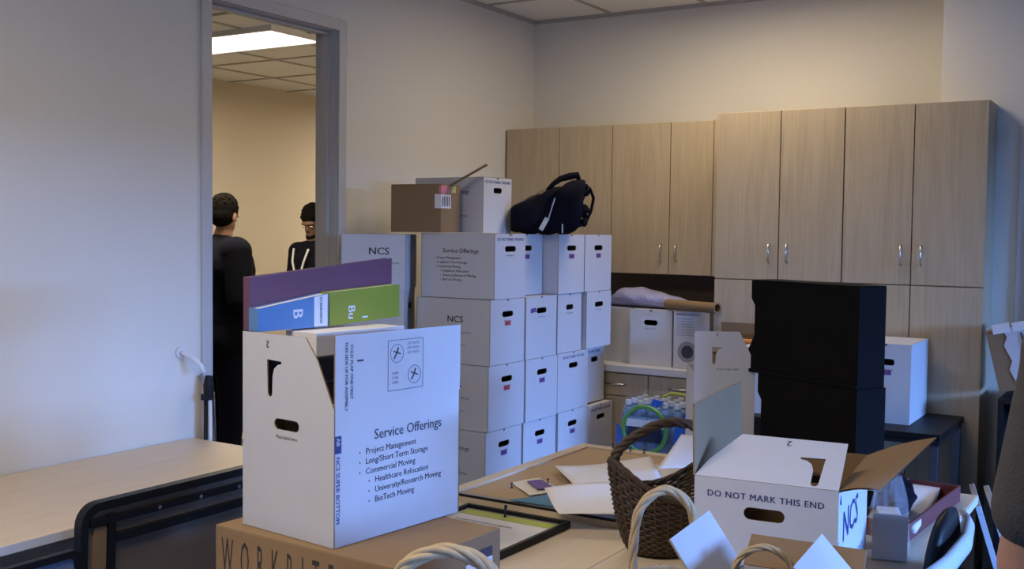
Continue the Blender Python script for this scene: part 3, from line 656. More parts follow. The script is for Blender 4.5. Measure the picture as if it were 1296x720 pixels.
# half-open white box "do not mark this end"
def right_box():
    L, W, H = .44, .322, .315
    rz = math.radians(5.5)
    t = thing('moving_box', 'half-open white moving box reading DO NOT MARK THIS END, right of the dark basket', 'box', (-.79, 2.546, TZ + .0005), rz, 'open white moving boxes')
    mo, mi_, me = M['white'], M['kraft'], M['kraft']
    b = MB(); hz = .242
    for s in (-1, 1):
        b.plate([(-W / 2, 0), (W / 2, 0), (W / 2, H), (-W / 2, H)], [rounded(.092, .028, .0139, 0, hz)], ct_, mo, mi_, me, basis((0, s * L / 2, 0), (-s, 0, 0), (0, 0, 1), (0, s, 0)))
        b.plate([(-L / 2 + ct_, 0), (L / 2 - ct_, 0), (L / 2 - ct_, H), (-L / 2 + ct_, H)], [], ct_, mo, mi_, me, basis((s * W / 2, 0, 0), (0, s, 0), (0, 0, 1), (s, 0, 0)))
    b.box((-W / 2 + ct_, -L / 2 + ct_, 0), (W / 2 - ct_, L / 2 - ct_, ct_), mi_)
    b.build('body', t)
    a = math.radians(30)
    XE = basis((0, -L / 2, H + .001), (1, 0, 0), (0, math.cos(a), math.sin(a)), (0, -math.sin(a), math.cos(a)))
    f1 = MB().plate([(-W / 2, 0), (W / 2, 0), (W / 2 - .004, .158), (-W / 2 + .075, .158), (-W / 2 + .02, .06)], [[(x + .075, y) for x, y in seven(-1, 1.05)]], ct_, mo, mi_, me, XE).build('end_flap', t)
    MB().text('2', .035, .148, .026, M['ink'], XE @ T(0, 0, .0006), rot=PI, bold=.01).build('printed_text', f1)
    MB().plate([(-L / 2, 0), (L / 2, 0), (L / 2 - .01, .165), (-L / 2 + .002, .165)], [], ct_, M['kraft'], mo, me, basis((-W / 2, 0, H), (0, 1, 0), (-.03, 0, 1), (1, 0, .03))).build('side_flap', t)
    fl = MB()
    def fr(u, v):     # right flap opened outward, bent up at its far corner
        x = W / 2 + (.085 + .075 * u) * v; y = -L / 2 + L * u + .004; z = H + v * (.012 + .048 * u) + .006 * math.sin(PI * v)
        return (x, y, z)
    vs = [fr(i / 12, j / 6) for i in range(13) for j in range(7)]
    fs = [(i * 7 + j, (i + 1) * 7 + j, (i + 1) * 7 + j + 1, i * 7 + j + 1) for i in range(12) for j in range(6)]
    n = len(vs)
    fl.add(vs, [tuple(reversed(f)) for f in fs], M['kraft']); fl.add([(x, y, z - .004) for x, y, z in vs], fs, M['white'])
    fl.build('side_flap', t, smooth=True)
    MB().plate([(-W / 2, 0), (W / 2, 0), (W / 2 - .06, .15), (-W / 2 + .01, .15)], [], ct_, mo, mi_, me, basis((0, L / 2, H), (-1, 0, 0), (0, .8, -.6), (0, .6, .8))).build('end_flap', t)
    q = MB(); P = basis((0, -L / 2 - .0006, 0), (1, 0, 0), (0, 0, 1), (0, -1, 0))
    q.text('DO NOT MARK THIS END', 0, .272, .0205, M['blueink'], P, 'CENTER', bold=.028, spacing=1.12)
    q.build('printed_text', t); q = MB(); P = basis((W / 2 + .0006, 0, 0), (0, 1, 0), (0, 0, 1), (1, 0, 0))
    q.text('NCS', -.16, .185, .10, M['blueink'], P, bold=.018, sx=1.15); q.text('NATIONAL CARTON SERVICES', -.15, .10, .022, M['purple'], P)
    q.text('RELOCATION AND STORAGE', -.15, .07, .022, M['purple'], P)
    q.text('NCS SUPER BOTTOM', -L / 2 + .006, .20, .0175, M['blueink'], P, rot=-PI / 2, bold=.022)
    q.add([(-.205, .285, 0), (-.185, .30, 0), (-.18, .275, 0)], [(0, 2, 1)], M['blueink'], P)
    q.build('printed_text', t)
right_box()

# narrow white box whose flap shows above it, farther along the table
t = carton('narrow open white box behind the half-open one, its end flap standing up', (-1.425, 3.79, TZ + .0005), math.radians(28) - PI / 2, L=.30, W=.235, H=.375, closed=False, pos_end=1, slot=False, tick=False, group='open white moving boxes', endtext=None, side='ncs', side_faces=(1,))
t.location = (-1.40, 3.70, TZ + .027); t.scale = (.90,) * 3; t.scale[2] = .95
XE = basis((.15, 0, .375), (0, 1, 0), (.0, 0, 1), (1, 0, 0))
fo = MB().plate([(-.1175, 0), (.1175, 0), (.10, .07), (.055, .155), (-.1175, .155)], [[(x * .8 - .02, y * .8 + .03) for x, y in seven(1, .9)]], ct_, M['white'], M['kraftgrey'], M['kraft'], XE).build('end_flap', t)
MB().text('2', -.035, .138, .02, M['ink'], XE @ T(0, 0, .0006), bold=.01).text('PLACE LABEL HERE', -.03, .012, .010, M['ink'], XE @ T(0, 0, .0006)).build('printed_text', fo)

# black boxes
def black_piece(label, loc, rz, W, D, H, lip):
    t = thing('black_box', label, 'box', loc, rz, 'black boxes on the far table')
    prof = [(-W / 2 - lip, 0), (W / 2, 0), (W / 2, H), (-W / 2, H), (-W / 2, H - .06), (-W / 2 + .018, H - .085), (-W / 2 + .018, .13), (-W / 2 - lip, .075)]
    MB().plate(prof, [], D, M['blackcard'], X=basis((0, -D / 2, 0), (1, 0, 0), (0, 0, 1), (0, -1, 0))).build('body', t, bevel=.002)
    MB().box((-W / 2 - lip, -D / 2 - .006, -.0), (W / 2, -D / 2 - .0005, .012), M['blackcard']).build('bottom_lip', t)
    MB().box((-W / 2, -D / 2, H + .0005), (W / 2, D / 2, H + .004), M['blackcard']).build('lid', t)
    return t
brz = math.atan2(-.23, .43)
c_, s_ = math.cos(brz), math.sin(brz)
def bloc(x, y, z): return (-1.045 + x * c_ - y * s_, 3.515 + x * s_ + y * c_, z)
black_piece('black box with a notched left edge, upper one of the black pair', bloc(0, .055, TZ + .392), brz, .482, .12, .318, .012)
o = black_piece('black box standing under the notched one on the far table', bloc(.02, .06, TZ + .0005), brz, .44, .13, .386, 0)

# ================================================================== BLACK SIDE TABLE AND WHAT IT CARRIES
t = thing('side_table', 'black-topped side table with metal legs in front of the tall cabinets', 'table', (-1.255, 4.915, 0))
MB().box((-.455, -.28, .772), (.455, .28, .80), M['black']).build('tabletop', t, bevel=.004)
MB().box((-.447, -.272, .752), (.447, .272, .7715), M['blackm']).build('apron', t)
for sx in (-1, 1):
    for sy in (-1, 1):
        MB().box((sx * .43 - .016, sy * .255 - .016, 0), (sx * .43 + .016, sy * .255 + .016, .7515), M['steel']).build('leg', t, bevel=.003)
MB().box((-.413, .247, .18), (.413, .263, .20), M['steel']).build('stretcher', t)
BZ = .8005
carton('white box with purple sticker on the black side table, right of the black boxes', (-1.065, 4.985, BZ), math.radians(0) - PI / 2, L=.37, W=.215, H=.345, sticker='purple', group=None, side_faces=(), pos_end=1)
t = carton('white box with dark lettering behind the upper black box, on the side table', (-1.60, 4.84, BZ), 0, L=.18, W=.25, H=.30, group=None, side='none', slot=False, tick=False, endtext=None)
MB().text('EXTRA PARTS', -.07, .2, .035, M['blueink'], basis((0, -.1256, 0), (1, 0, 0), (0, 0, 1), (0, -1, 0)), bold=.02).build('printed_text', t)
t = thing('cardboard_box', 'tall open brown cardboard box before the tall cabinet, behind the standing white flap', 'box', (-1.828, 5.045, .0005), 0)
b = MB()
for s in (-1, 1):
    b.plate([(-.11, 0), (.11, 0), (.11, 1.03), (-.11, 1.03)], [], ct_, M['kraft'], X=basis((0, s * .10, 0), (-s, 0, 0), (0, 0, 1), (0, s, 0)))
    b.plate([(-.096, 0), (.096, 0), (.096, 1.03), (-.096, 1.03)], [], ct_, M['kraft'], X=basis((s * .11, 0, 0), (0, s, 0), (0, 0, 1), (s, 0, 0)))
b.box((-.106, -.096, 0), (.106, .096, .004), M['kraft']).build('body', t)
MB().plate([(-.11, 0), (.11, 0), (.11, .14), (-.11, .14)], [], ct_, M['kraft'], X=basis((0, .10, 1.031), (1, 0, 0), (0, -.1, 1), (0, -1, -.1))).build('flap', t)
MB().plate([(-.11, 0), (.11, 0), (.10, .10), (-.10, .10)], [], ct_, M['kraft'], X=basis((.11, 0, 1.031), (0, 1, 0), (.25, 0, .97), (.97, 0, -.25))).build('flap', t)
o = MB().box((-.05, -.04, 0), (.09, .04, 1.095), M['orange']).build('orange_roll', loc=(-1.815, 5.03, .006), bevel=.01); tag(o, 'orange wrapped bundle standing inside the tall open brown box', 'bundle')

# ================================================================== PINBOARDS AND PAPER ON THE TABLE
t = thing('pinboard', 'cork pinboard with a pale wood frame lying flat on the table', 'pinboard', (-1.65, 3.32, TZ + .0005))
w2, l2 = .36, .485
MB().box((-w2 + .045, -l2 + .03, 0), (w2 - .045, l2 - .045, .016), M['cork']).build('cork_panel', t)
b = MB().box((-w2, -l2, 0), (-w2 + .0447, l2, .024), M['birch']).box((w2 - .0447, -l2, 0), (w2, l2, .024), M['birch']).box((-w2 + .0448, l2 - .0447, 0), (w2 - .0448, l2, .024), M['birch'])
b.build('frame', t, bevel=.002)
MB().box((-w2 + .0448, -l2, 0), (w2 - .0448, -l2 + .0295, .024), M['greyband']).box((-w2, -l2 - .004, .018), (w2, -l2 - .0003, .026), M['black']).box((-w2, -l2 - .004, 0), (w2, -l2 - .0003, .0179), M['birch']).build('frame_edge', t, label='grey inner strip and black edge')
for i, (x, y) in enumerate(((-1.86, 3.02), (-1.79, 3.14), (-1.78, 3.765), (-1.72, 3.76), (-1.86, 3.775))):
    z = TZ + .018 if i < 2 else TZ + .026
    o = MB().cyl((0, 0), .0045, 0, .004, M['brass'], 10).cyl((0, 0), .002, .004, .014, M['brass'], 8).cyl((0, 0), .0045, .014, .018, M['brass'], 10).build('pushpin', loc=(x, y, z))
    tag(o, 'dark pushpin stuck in the pinboard ' + ('near its front left corner', 'beside the small photo print', 'second from right on the far frame', 'rightmost on the far frame', 'leftmost on the far frame')[i], 'pushpin', 'pushpins in the pinboard')
t = thing('framed_poster', 'black-framed poster with a green band lying beside the brown box', 'poster', (-1.68, 2.565, TZ + .0005), math.radians(-1))
a, c = .185, .195
MB().box((-a + .013, -c + .013, 0), (a - .013, c - .013, .010), M['paper']).build('print', t)
MB().box((-a + .02, c - .075, .0104), (a - .02, c - .025, .0109), M['limeprint']).build('green_band', t, label='lime green band')
MB().box((-a + .02, c - .024, .0104), (a - .02, c - .0135, .0109), M['greyband']).build('grey_band', t)
b = MB()
for (x0, x1, y0, y1) in ((-a, a, -c, -c + .0125), (-a, a, c - .0125, c), (-a, -a + .0125, -c + .0128, c - .0128), (a - .0125, a, -c + .0128, c - .0128)): b.box((x0, y0, 0), (x1, y1, .022), M['black'])
b.build('frame', t, bevel=.002)
MB().text('Annual summer program', -.14, .06, .02, M['ink'], T(0, 0, .0106)).build('printed_text', t)
t = thing('pen', 'dark pen standing clipped to the black-framed poster', 'pen', (-1.695, 2.715, TZ + .012)); MB().tube([(0, 0, .0), (0, .004, .028)], .004, M['darkcap'], 8).build('barrel', t); MB().tube([(0, .004, .0285), (0, .005, .036)], .005, M['darkcap'], 8).build('cap', t)

def sheet(name, label, cat, quad, z, m, amp=.004, th=.0012, seed=0, curl=0, extra=None, group=None):
    rnd = random.Random(seed); ph = [rnd.uniform(0, 6) for _ in range(4)]
    A, B, C, D = [Vector((*q, 0)) if len(q) == 2 else Vector(q) for q in quad]
    def fn(u, v):
        p = (A * (1 - u) + B * u) * (1 - v) + (D * (1 - u) + C * u) * v
        return (p.x, p.y, z + p.z + amp * (1 + math.sin(5 * u + ph[0]) * math.sin(4 * v + ph[1])) + curl * (u ** 3))
    o = MB().grid(fn, 14, 14, m).build(name, smooth=True, solid=th)
    return tag(o, label, cat, group)
sheet('photo_print', 'small white print with a purple picture on the cork', 'print', [(-1.90, 3.08), (-1.75, 2.95), (-1.70, 3.08), (-1.85, 3.19)], TZ + .019, M['paper2'], .002, seed=1)
sheet('picture_print', 'purple and red picture pasted on the small white print', 'print', [(-1.85, 3.10), (-1.76, 3.02), (-1.735, 3.08), (-1.82, 3.15)], TZ + .026, M['purple'], .001, .0006, 1)
sheet('blue_leaflet', 'teal blue leaflet lying under the large white paper', 'leaflet', [(-1.76, 2.84), (-1.50, 2.86), (-1.52, 3.0), (-1.67, 3.03)], TZ + .027, M['teal'], .002, seed=2)
sheet('folded_paper', 'large folded white sheet spread across the pinboard', 'paper', [(-1.86, 3.31, 0), (-1.54, 2.93, .012), (-1.34, 3.12, .03), (-1.60, 3.55, .015)], TZ + .034, M['paper'], .008, seed=3)
sheet('folded_paper', 'white sheet hanging over the pinboard front edge left of the dark basket', 'paper', [(-1.66, 2.89, .0), (-1.50, 2.70, -.012), (-1.31, 2.80, -.005), (-1.38, 3.10, .035)], TZ + .058, M['paper'], .008, seed=4)
sheet('white_envelope', 'white letter leaning behind the dark wicker basket', 'paper', [(-1.46, 3.30, 0), (-1.28, 3.42, .01), (-1.32, 3.56, .10), (-1.46, 3.50, .09)], TZ + .075, M['paper'], .004, seed=5)
sheet('cream_paper', 'cream sheet lying flat behind the folded white sheets', 'paper', [(-1.58, 3.22, 0), (-1.40, 3.30, 0), (-1.46, 3.60, 0), (-1.62, 3.58, 0)], TZ + .028, M['paper2'], .001, seed=6)

# ================================================================== BASKETS
def strands(t, name, fn, m, rows, cols, r):   # woven wall as one part
    b = MB()
    N = cols * 2
    for i in range(rows):
        v = i / (rows - 1)
        pts = []
        for k in range(N):
            p, nrm = fn(k / N, v); pts.append(p + nrm * (r * .9 * (1 if (k + i) % 2 else -1)))
        b.tube(pts, r, m, 5, closed=True)
    for k in range(cols):
        b.tube([fn((k + .25) / cols, j / 10)[0] for j in range(11)], r * 1.1, m, 5)
    return b.build(name, t, smooth=True)
def basket(name, label, loc, rz, ax, ay, hh, flare, rise, m, hpts, hr, group=None, twist=False, rows=22, cols=26, r=.0045):
    t = thing(name, label, 'basket', loc, rz, group)
    def fn(u, v):
        a = 2 * PI * u; k = flare + (1 - flare) * v ** .6
        n_ = Vector((math.cos(a), math.sin(a), 0))
        return Vector((ax * k * math.cos(a), ay * k * math.sin(a), .006 + v * (hh + rise * math.cos(a) ** 2 * v))), n_
    strands(t, 'woven_wall', fn, m, rows, cols, r)
    MB().add([fn(k / 40, .02)[0] for k in range(40)], [tuple(range(40))], m).build('base', t, solid=.004)
    rim = MB()
    for q in range(3):
        rim.tube([fn(k / 90, 1)[0] + Vector((.004 * math.cos(k * .7 + q * 2.1), .004 * math.cos(k * .7 + q * 2.1), .006 + .004 * math.sin(k * .7 + q * 2.1))) for k in range(90)], r * 1.1, m, 6, closed=True)
    rim.build('rim', t, smooth=True)
    hb = MB(); P = [Vector(p) for p in hpts]
    def sp(s):
        s *= len(P) - 1; i = min(int(s), len(P) - 2); f = s - i
        p0, p1, p2, p3 = P[max(i - 1, 0)], P[i], P[i + 1], P[min(i + 2, len(P) - 1)]
        return .5 * ((2 * p1) + (p2 - p0) * f + (2 * p0 - 5 * p1 + 4 * p2 - p3) * f * f + (3 * p1 - p0 - 3 * p2 + p3) * f ** 3)
    N = 70
    for q in range(4 if twist else 3):
        pts = []
        for k in range(N + 1):
            p = sp(k / N); d = (sp(min(1, k / N + .01)) - sp(max(0, k / N - .01))).normalized(); a_ = Vector((0, 1, 0)) if abs(d.y) < .9 else Vector((1, 0, 0))
            n1 = d.cross(a_).normalized(); n2 = d.cross(n1); ang = k * (.22 if twist else .45) + q * 2 * PI / (4 if twist else 3)
            pts.append(p + hr * .6 * (math.cos(ang) * n1 + math.sin(ang) * n2))
        hb.tube(pts, hr * .62, m, 7)
    hb.build('handle', t, smooth=True)
    return t
# dark basket
t = basket('wicker_basket', 'dark brown wicker basket with arched handle between the papers and the half-open box', (-1.165, 2.70, TZ + .0015), math.radians(50), .165, .115, .150, .56, .10, M['wicker'],
           [(-.160, 0, .245), (-.150, 0, .28), (-.11, 0, .315), (-.03, 0, .350), (.05, 0, .350), (.12, 0, .315), (.155, 0, .27), (.162, 0, .245)], .012)
MB().tube([(-.158, -.02, .215), (-.163, -.012, .245), (-.165, 0, .265), (-.163, .012, .245), (-.158, .02, .215)], .008, M['wicker'], 8).build('handle_loop', t, smooth=True)
o = MB().grid(lambda u, v: (-.10 + .2 * u, -.07 + .14 * v, .13 + .02 * math.sin(7 * u) * math.cos(5 * v)), 16, 12, M['ragd']).build('cloth', smooth=True, solid=.004); o.location = (-1.165, 2.70, TZ); o.rotation_euler = (0, 0, math.radians(50)); tag(o, 'dark cloth lying inside the dark brown wicker basket', 'cloth')
# light baskets
def light_basket(label, loc, rz, ax, ay, hh, hpts, hr=.008, **k):
    return basket('wicker_basket', label, loc, rz, ax, ay, hh, .75, 0, M['lightwicker'], hpts, hr, 'pale wicker baskets with twisted handles', True, rows=16, cols=20, r=.005, **k)
def arch(w_, z0, z1): return [(-w_, 0, z0), (-w_ * 1.02, 0, z0 + (z1 - z0) * .4), (-w_ * .8, 0, z0 + (z1 - z0) * .82), (0, 0, z1), (w_ * .8, 0, z0 + (z1 - z0) * .82), (w_ * 1.02, 0, z0 + (z1 - z0) * .4), (w_, 0, z0)]
light_basket('pale wicker basket with a tall loop handle in front of the dark basket', (-.90, 2.08, TZ + .0015), math.radians(35), .07, .06, .13, arch(.066, .12, .33), .009)
light_basket('pale wicker basket at the bottom edge, in front of the brown lettered box', (-1.085, 1.545, TZ + .0015), math.radians(30), .10, .08, .14, arch(.092, .14, .302), .012)

# open carton at the bottom right of the tables
t = thing('cardboard_box', 'open brown and white carton in front of the half-open white box', 'box', (-.602, 1.965, TZ + .0005), math.radians(4))
L, W, H = .24, .25, .20
b = MB()
for s in (-1, 1):
    b.plate([(-L / 2, 0), (L / 2, 0), (L / 2, H), (-L / 2, H)], [], ct_, M['kraft'], M['white'], M['kraft'], basis((0, s * W / 2, 0), (-s, 0, 0), (0, 0, 1), (0, s, 0)))
    b.plate([(-W / 2 + ct_, 0), (W / 2 - ct_, 0), (W / 2 - ct_, H), (-W / 2 + ct_, H)], [], ct_, M['kraft'], M['white'], M['kraft'], basis((s * L / 2, 0, 0), (0, s, 0), (0, 0, 1), (s, 0, 0)))
b.box((-L / 2 + ct_, -W / 2 + ct_, 0), (L / 2 - ct_, W / 2 - ct_, ct_), M['kraft']).build('body', t)
for (o_, u, n_, an, ln, hw, mi_) in (((0, -W / 2, H), (1, 0, 0), (0, -1, 0), 1.0, .09, L / 2, 'kraft'), ((0, W / 2, H), (-1, 0, 0), (0, 1, 0), .75, .07, L / 2, 'kraft'),
                        ((-L / 2, 0, H), (0, -1, 0), (-1, 0, 0), .62, .125, W / 2, 'white'), ((L / 2, 0, H), (0, 1, 0), (1, 0, 0), -.75, .12, W / 2, 'white')):
    n_ = Vector(n_); v = n_ * math.sin(an) + Vector((0, 0, math.cos(an))); nn = Vector(u).cross(v)
    MB().plate([(-hw + .003, .001), (hw - .003, .001), (hw - .006, ln), (-hw + .006, ln)], [], ct_, M['white' if an < 0 else 'kraft'], M[mi_], M['kraftgrey'], basis(o_, u, v, nn)).build('flap', t)
light_basket('small pale wicker basket inside the open brown and white carton', (-.645, 1.96, TZ + .006), math.radians(20), .065, .06, .13, arch(.058, .13, .275), .006)
# grey plastic lid in front of the lettered box
t = thing('plastic_tub', 'grey translucent plastic tub at the bottom edge before the lettered box', 'tub', (-1.40, 1.66, TZ + .0005), .4)
MB().box((-.06, -.045, 0), (.06, .045, .15), M['frosty']).build('tub_body', t, bevel=.012); MB().box((-.064, -.049, .1505), (.064, .049, .160), M['frosty']).build('lid', t, bevel=.004)

# ================================================================== RIGHT END OF THE TABLES
t = thing('box_lid', 'shallow maroon-edged tray holding white papers at the right table end', 'tray', (-.69, 3.48, TZ + .0005), math.radians(-4))
MB().box((-.085, -.30, 0), (.085, .30, .006), M['maroon']).box((.079, -.30, .006), (.085, .30, .05), M['maroon']).box((-.085, -.30, .006), (-.079, .30, .05), M['maroon']).box((-.079, .294, .006), (.079, .30, .05), M['maroon']).box((-.079, -.30, .006), (.079, -.294, .05), M['maroon']).build('tray_body', t)
sheet('paper_stack', 'white papers filling the shallow maroon tray', 'paper', [(-.755, 3.20), (-.61, 3.195), (-.645, 3.76), (-.79, 3.765)], TZ + .025, M['paper'], .004, .02, 9)
t = thing('plastic_bag', 'clear plastic bag with blue highlights beside the half-open box', 'bag', (-.66, 3.07, TZ + .002), .3)
def pbf(u, v):
    a = 2 * PI * u; rr = .052 * (1 - .45 * v ** 2) * (1 + .12 * math.sin(5 * a + 3 * v) + .07 * math.sin(11 * a - 5 * v))
    return (rr * math.cos(a), 1.2 * rr * math.sin(a), .21 * v)
MB().grid(pbf, 50, 20, M['film']).build('bag_film', t, smooth=True)
MB().box((-.03, -.03, .003), (.03, .035, .11), M['whitep']).build('contents', t, bevel=.004); MB().box((-.028, -.033, .03), (.028, -.031, .09), M['bluepl']).build('contents_label', t)
o = MB().ball((0, 0, 0), (.08, .13, .04), M['fabric'], n=30).build('black_cloth', smooth=True, loc=(-.715, 3.30, TZ + .105)); tag(o, 'crumpled black cloth lying on the papers in the maroon tray', 'cloth')
tx = bpy.data.textures.new('crumple', 'CLOUDS'); tx.noise_scale = .05
md = o.modifiers.new('d', 'DISPLACE'); md.texture = tx; md.strength = .07; md.texture_coords = 'LOCAL'
t = thing('notepad', 'white notepad standing against the clear plastic bag', 'notepad', (-.632, 2.965, TZ + .002), .2)
MB().box((-.045, -.006, 0), (.045, .006, .12), M['paper2'], RX(-.12)).build('pages', t); MB().box((-.045, -.0085, 0), (.045, -.0065, .12), M['paper'], RX(-.12)).build('cover', t)
# cantilever chair
t = thing('chair', 'chair with black back pad and pale blue wraparound band at the right table end', 'chair', (-.47, 2.85, 0))
def pad(u, v):
    a = 2 * PI * u; e = 2.6; c, q = math.cos(a), math.sin(a)
    w_ = math.sin(PI * min(1, max(0, v))) ** .35
    return (.028 * w_ * math.copysign(abs(q) ** (2 / e), q) - .02 * (1 - v), .16 * w_ * math.copysign(abs(c) ** (2 / e), c), .68 + .25 * v)
MB().grid(pad, 30, 16, M['black']).build('back_pad', t, smooth=True)
path = [(.0, .19, .890), (.030, .11, .890), (.046, -.03, .882), (.034, -.20, .868), (.0, -.33, .850), (-.06, -.42, .825), (-.16, -.48, .80)]
def band(u, v):
    q = u * (len(path) - 1); i = min(int(q), len(path) - 2); f = q - i; p = [path[i][k] * (1 - f) + path[i + 1][k] * f for k in range(3)]
    return (p[0] + .012 * math.sin(PI * v), p[1], p[2] - .055 + .055 * v)
MB().grid(band, 36, 6, M['shell']).build('wraparound_band', t, smooth=True, solid=.014)
MB().tube([(.01, 0, .80), (.02, 0, .62), (.0, 0, .46)], .016, M['chrome'], 8).build('back_post', t, smooth=True)
MB().grid(lambda u, v: (-.40 + .42 * u, -.21 + .42 * v, .455 - .02 * math.sin(PI * u)), 14, 14, M['shell']).build('seat', t, smooth=True, solid=.02)
for sy in (-1, 1):
    for x0, x1 in ((-.02, .03), (-.36, -.41)): MB().tube([(x0, sy * .17, .44), (x1, sy * .21, .012)], .011, M['chrome'], 8).build('leg', t, smooth=True)

# leaning things by the partition
t = thing('cardboard_box', 'opened brown and white carton leaning upright beside the tall cabinet', 'box', (-.55, 5.19, 0), 0)
# leaning stack base: a tall dark shelf unit that carries it
s_t = thing('shelf_unit', 'dark narrow shelf beside the tall cabinet at the right edge', 'shelf', (-.40, 5.19, 0))
MB().box((-.235, -.2, 0), (-.215, .2, .92), M['black']).box((.215, -.2, 0), (.235, .2, .92), M['black']).box((-.2149, -.2, .30), (.2149, .2, .32), M['black']).box((-.2149, -.2, .90), (.2149, .2, .92), M['black']).box((-.2149, .18, .32), (.2149, .2, .90), M['black']).build('shelf_frame', s_t)
bpy.data.objects.remove(t)
X = T(-.53, 5.36, .9215) @ RY(math.radians(-17))
t = thing('cardboard_box', 'torn brown and white carton tilted on the dark shelf beside the tall cabinet', 'box', (-.555, 5.15, .94))
t.rotation_euler = (0, math.radians(-14), 0)
MB().box((-.08, -.1, .02), (.10, .1, .29), M['kraft']).build('body', t, bevel=.003)
pts = [(-.01, .285)] + [(-.01 + .011 * math.sin(k * 2.1), .285 - .035 * k) for k in range(1, 8)] + [(.10, .03), (.10, .295)]
MB().plate([(x, z) for x, z in pts], [], .003, M['white'], M['white'], M['white'], basis((0, -.104, 0), (1, 0, 0), (0, 0, 1), (0, -1, 0))).build('torn_white_layer', t, label='torn white paper layer')
MB().box((-.05, -.108, .27), (.02, -.0745, .31), M['paper']).box((.03, -.108, .27), (.09, -.0745, .305), M['paper']).build('paper_scrap', t); MB().box((.055, -.1085, .05), (.062, -.1075, .26), M['ink']).build('dark_stripe', t)
o = MB().box((-.012, -.11, 0), (.012, .11, .24), M['maroon']).build('maroon_book', loc=(-.598, 5.12, .3205), bevel=.003); tag(o, 'maroon book standing in the dark shelf beside the tall cabinet', 'book')
for k in range(3):
    t = thing('framed_picture', ('blue-white picture frame leaning nearest the cabinet', 'blue-white picture frame in the middle of the leaning three', 'blue-white picture frame nearest the person in grey')[k], 'picture frame', (-.49 + .055 * k, 4.60, .004), math.radians(12), 'picture frames leaning by the tall cabinet')
    t.rotation_euler = (0, math.radians(-17), math.radians(12))
    b = MB()
    for (y0, y1, z0, z1) in ((-.20, .20, 0, .03), (-.20, .20, .58, .61), (-.20, -.17, .0302, .5798), (.17, .20, .0302, .5798)): b.box((0, y0, z0), (.022, y1, z1), M['shell'])
    b.build('frame', t, bevel=.002); MB().box((.006, -.1698, .0305), (.014, .1698, .5795), M['darkcap' if k else 'bluepl']).build('picture', t)

# ================================================================== LEFT SIDE
# dark framed flip-top panel standing in front of the wall table
t = thing('display_board', 'dark brown panel in a rounded black frame standing before the left table', 'panel', (-2.635, 2.62, .002))
PL, PH = 1.45, .825
Xp = basis((.02, 0, 0), (0, 1, 0), (.05, 0, 1), (1, 0, -.05))
outer = rounded(PL, PH, .06, 0, PH / 2 + .002, 6); inner_ = rounded(PL - .05, PH - .05, .04, 0, PH / 2 + .002, 6)
MB().plate(outer, [inner_], .03, M['black'], X=Xp).build('outer_frame', t, bevel=.003)
MB().plate(rounded(PL - .052, PH - .052, .04, 0, PH / 2 + .002, 6), [], .012, M['glossbrown'], X=Xp @ T(0, 0, -.012)).build('panel_face', t)
y0 = -PL / 2
b = MB().box((y0 + .09, .04, -.012), (y0 + .115, PH - .04, .004), M['black'], Xp).box((y0 + .116, PH - .125, -.012), (PL / 2 - .03, PH - .10, .004), M['black'], Xp).box((y0 + .03, PH - .065, -.012), (PL / 2 - .03, PH - .045, .003), M['black'], Xp)
b.build('inner_rails', t)
MB().box((y0 + .045, .04, -.0115), (y0 + .088, PH - .07, -.003), M['kraft'], Xp).build('brown_strip', t, label='lighter brown vertical strip')
for k in range(4): MB().cyl((y0 + .27 + .16 * k, PH - .055), .006, .003, .006, M['chrome'], 10, Xp).build('screw', t)
# chair with blue mesh back pushed against the left table
t = thing('mesh_chair', 'black-framed chair with blue mesh back, bottom left corner before the left table', 'chair', (-2.50, 1.655, 0), math.radians(90))
b = MB(); P = basis((0, .06, .42), (1, 0, 0), (0, .0, 1), (0, -1, 0))
b.plate(rounded(.46, .30, .03, 0, .148), [rounded(.42, .26, .02, .0, .148)], .022, M['black'], X=P).box((-.055, .02, -.02), (-.035, .276, -.002), M['black'], P)
b.build('back_frame', t, bevel=.003); MB().box((-.21, .018, -.014), (.21, .278, -.008), M['bluemesh'], P).build('mesh_back', t)
MB().box((-.23, -.40, .43), (.23, .04, .47), M['black']).build('seat', t, bevel=.015)
for sx in (-1, 1):
    MB().tube([(sx * .21, .07, .50), (sx * .21, .08, .25), (sx * .22, .12, .014)], .012, M['blackm'], 8).build('leg', t, smooth=True); MB().tube([(sx * .21, -.36, .43), (sx * .22, -.40, .014)], .012, M['blackm'], 8).build('leg', t, smooth=True)
t = bpy.data.objects['mesh_chair']; 
# white wall bar and folded tripod by the door
t = thing('wall_bar', 'white curved bar fixed to the wall left of the doorway', 'wall bar', (XL + .001, 3.015, 1.10))
MB().cyl((0, 0), .022, 0, .012, M['whitep'], 16, basis((0, 0, 0), (0, 1, 0), (0, 0, 1), (1, 0, 0))).build('mounting_plate', t)
MB().tube([(.012, 0, 0), (.03, .003, -.002), (.07, .014, -.022), (.10, .026, -.050), (.112, .034, -.078)], .010, M['whitep'], 10).build('bar', t, smooth=True)
t = thing('folded_tripod', 'folded black, blue and white tripod standing in the doorway corner', 'tripod', (-3.40, 3.128, 0))
for i, (dx, dy, m) in enumerate(((-.012, -.03, 'black'), (.012, .0, 'whitep'), (.0, .028, 'bluepl'), (.02, .036, 'darkcap'))):
    MB().tube([(dx, dy, .02), (dx * .4, dy * .35 - .012, .93)], .0085, M[m], 8).ball((dx, dy, .012), .012, M['black'], n=8).build('leg', t, smooth=True)
MB().tube([(0, -.012, .90), (0, -.014, .96), (0, -.012, 1.0)], [.020, .022, .014], M['black'], 10).box((-.012, -.045, .90), (.012, -.015, .925), M['black']).build('tripod_head', t, smooth=False)

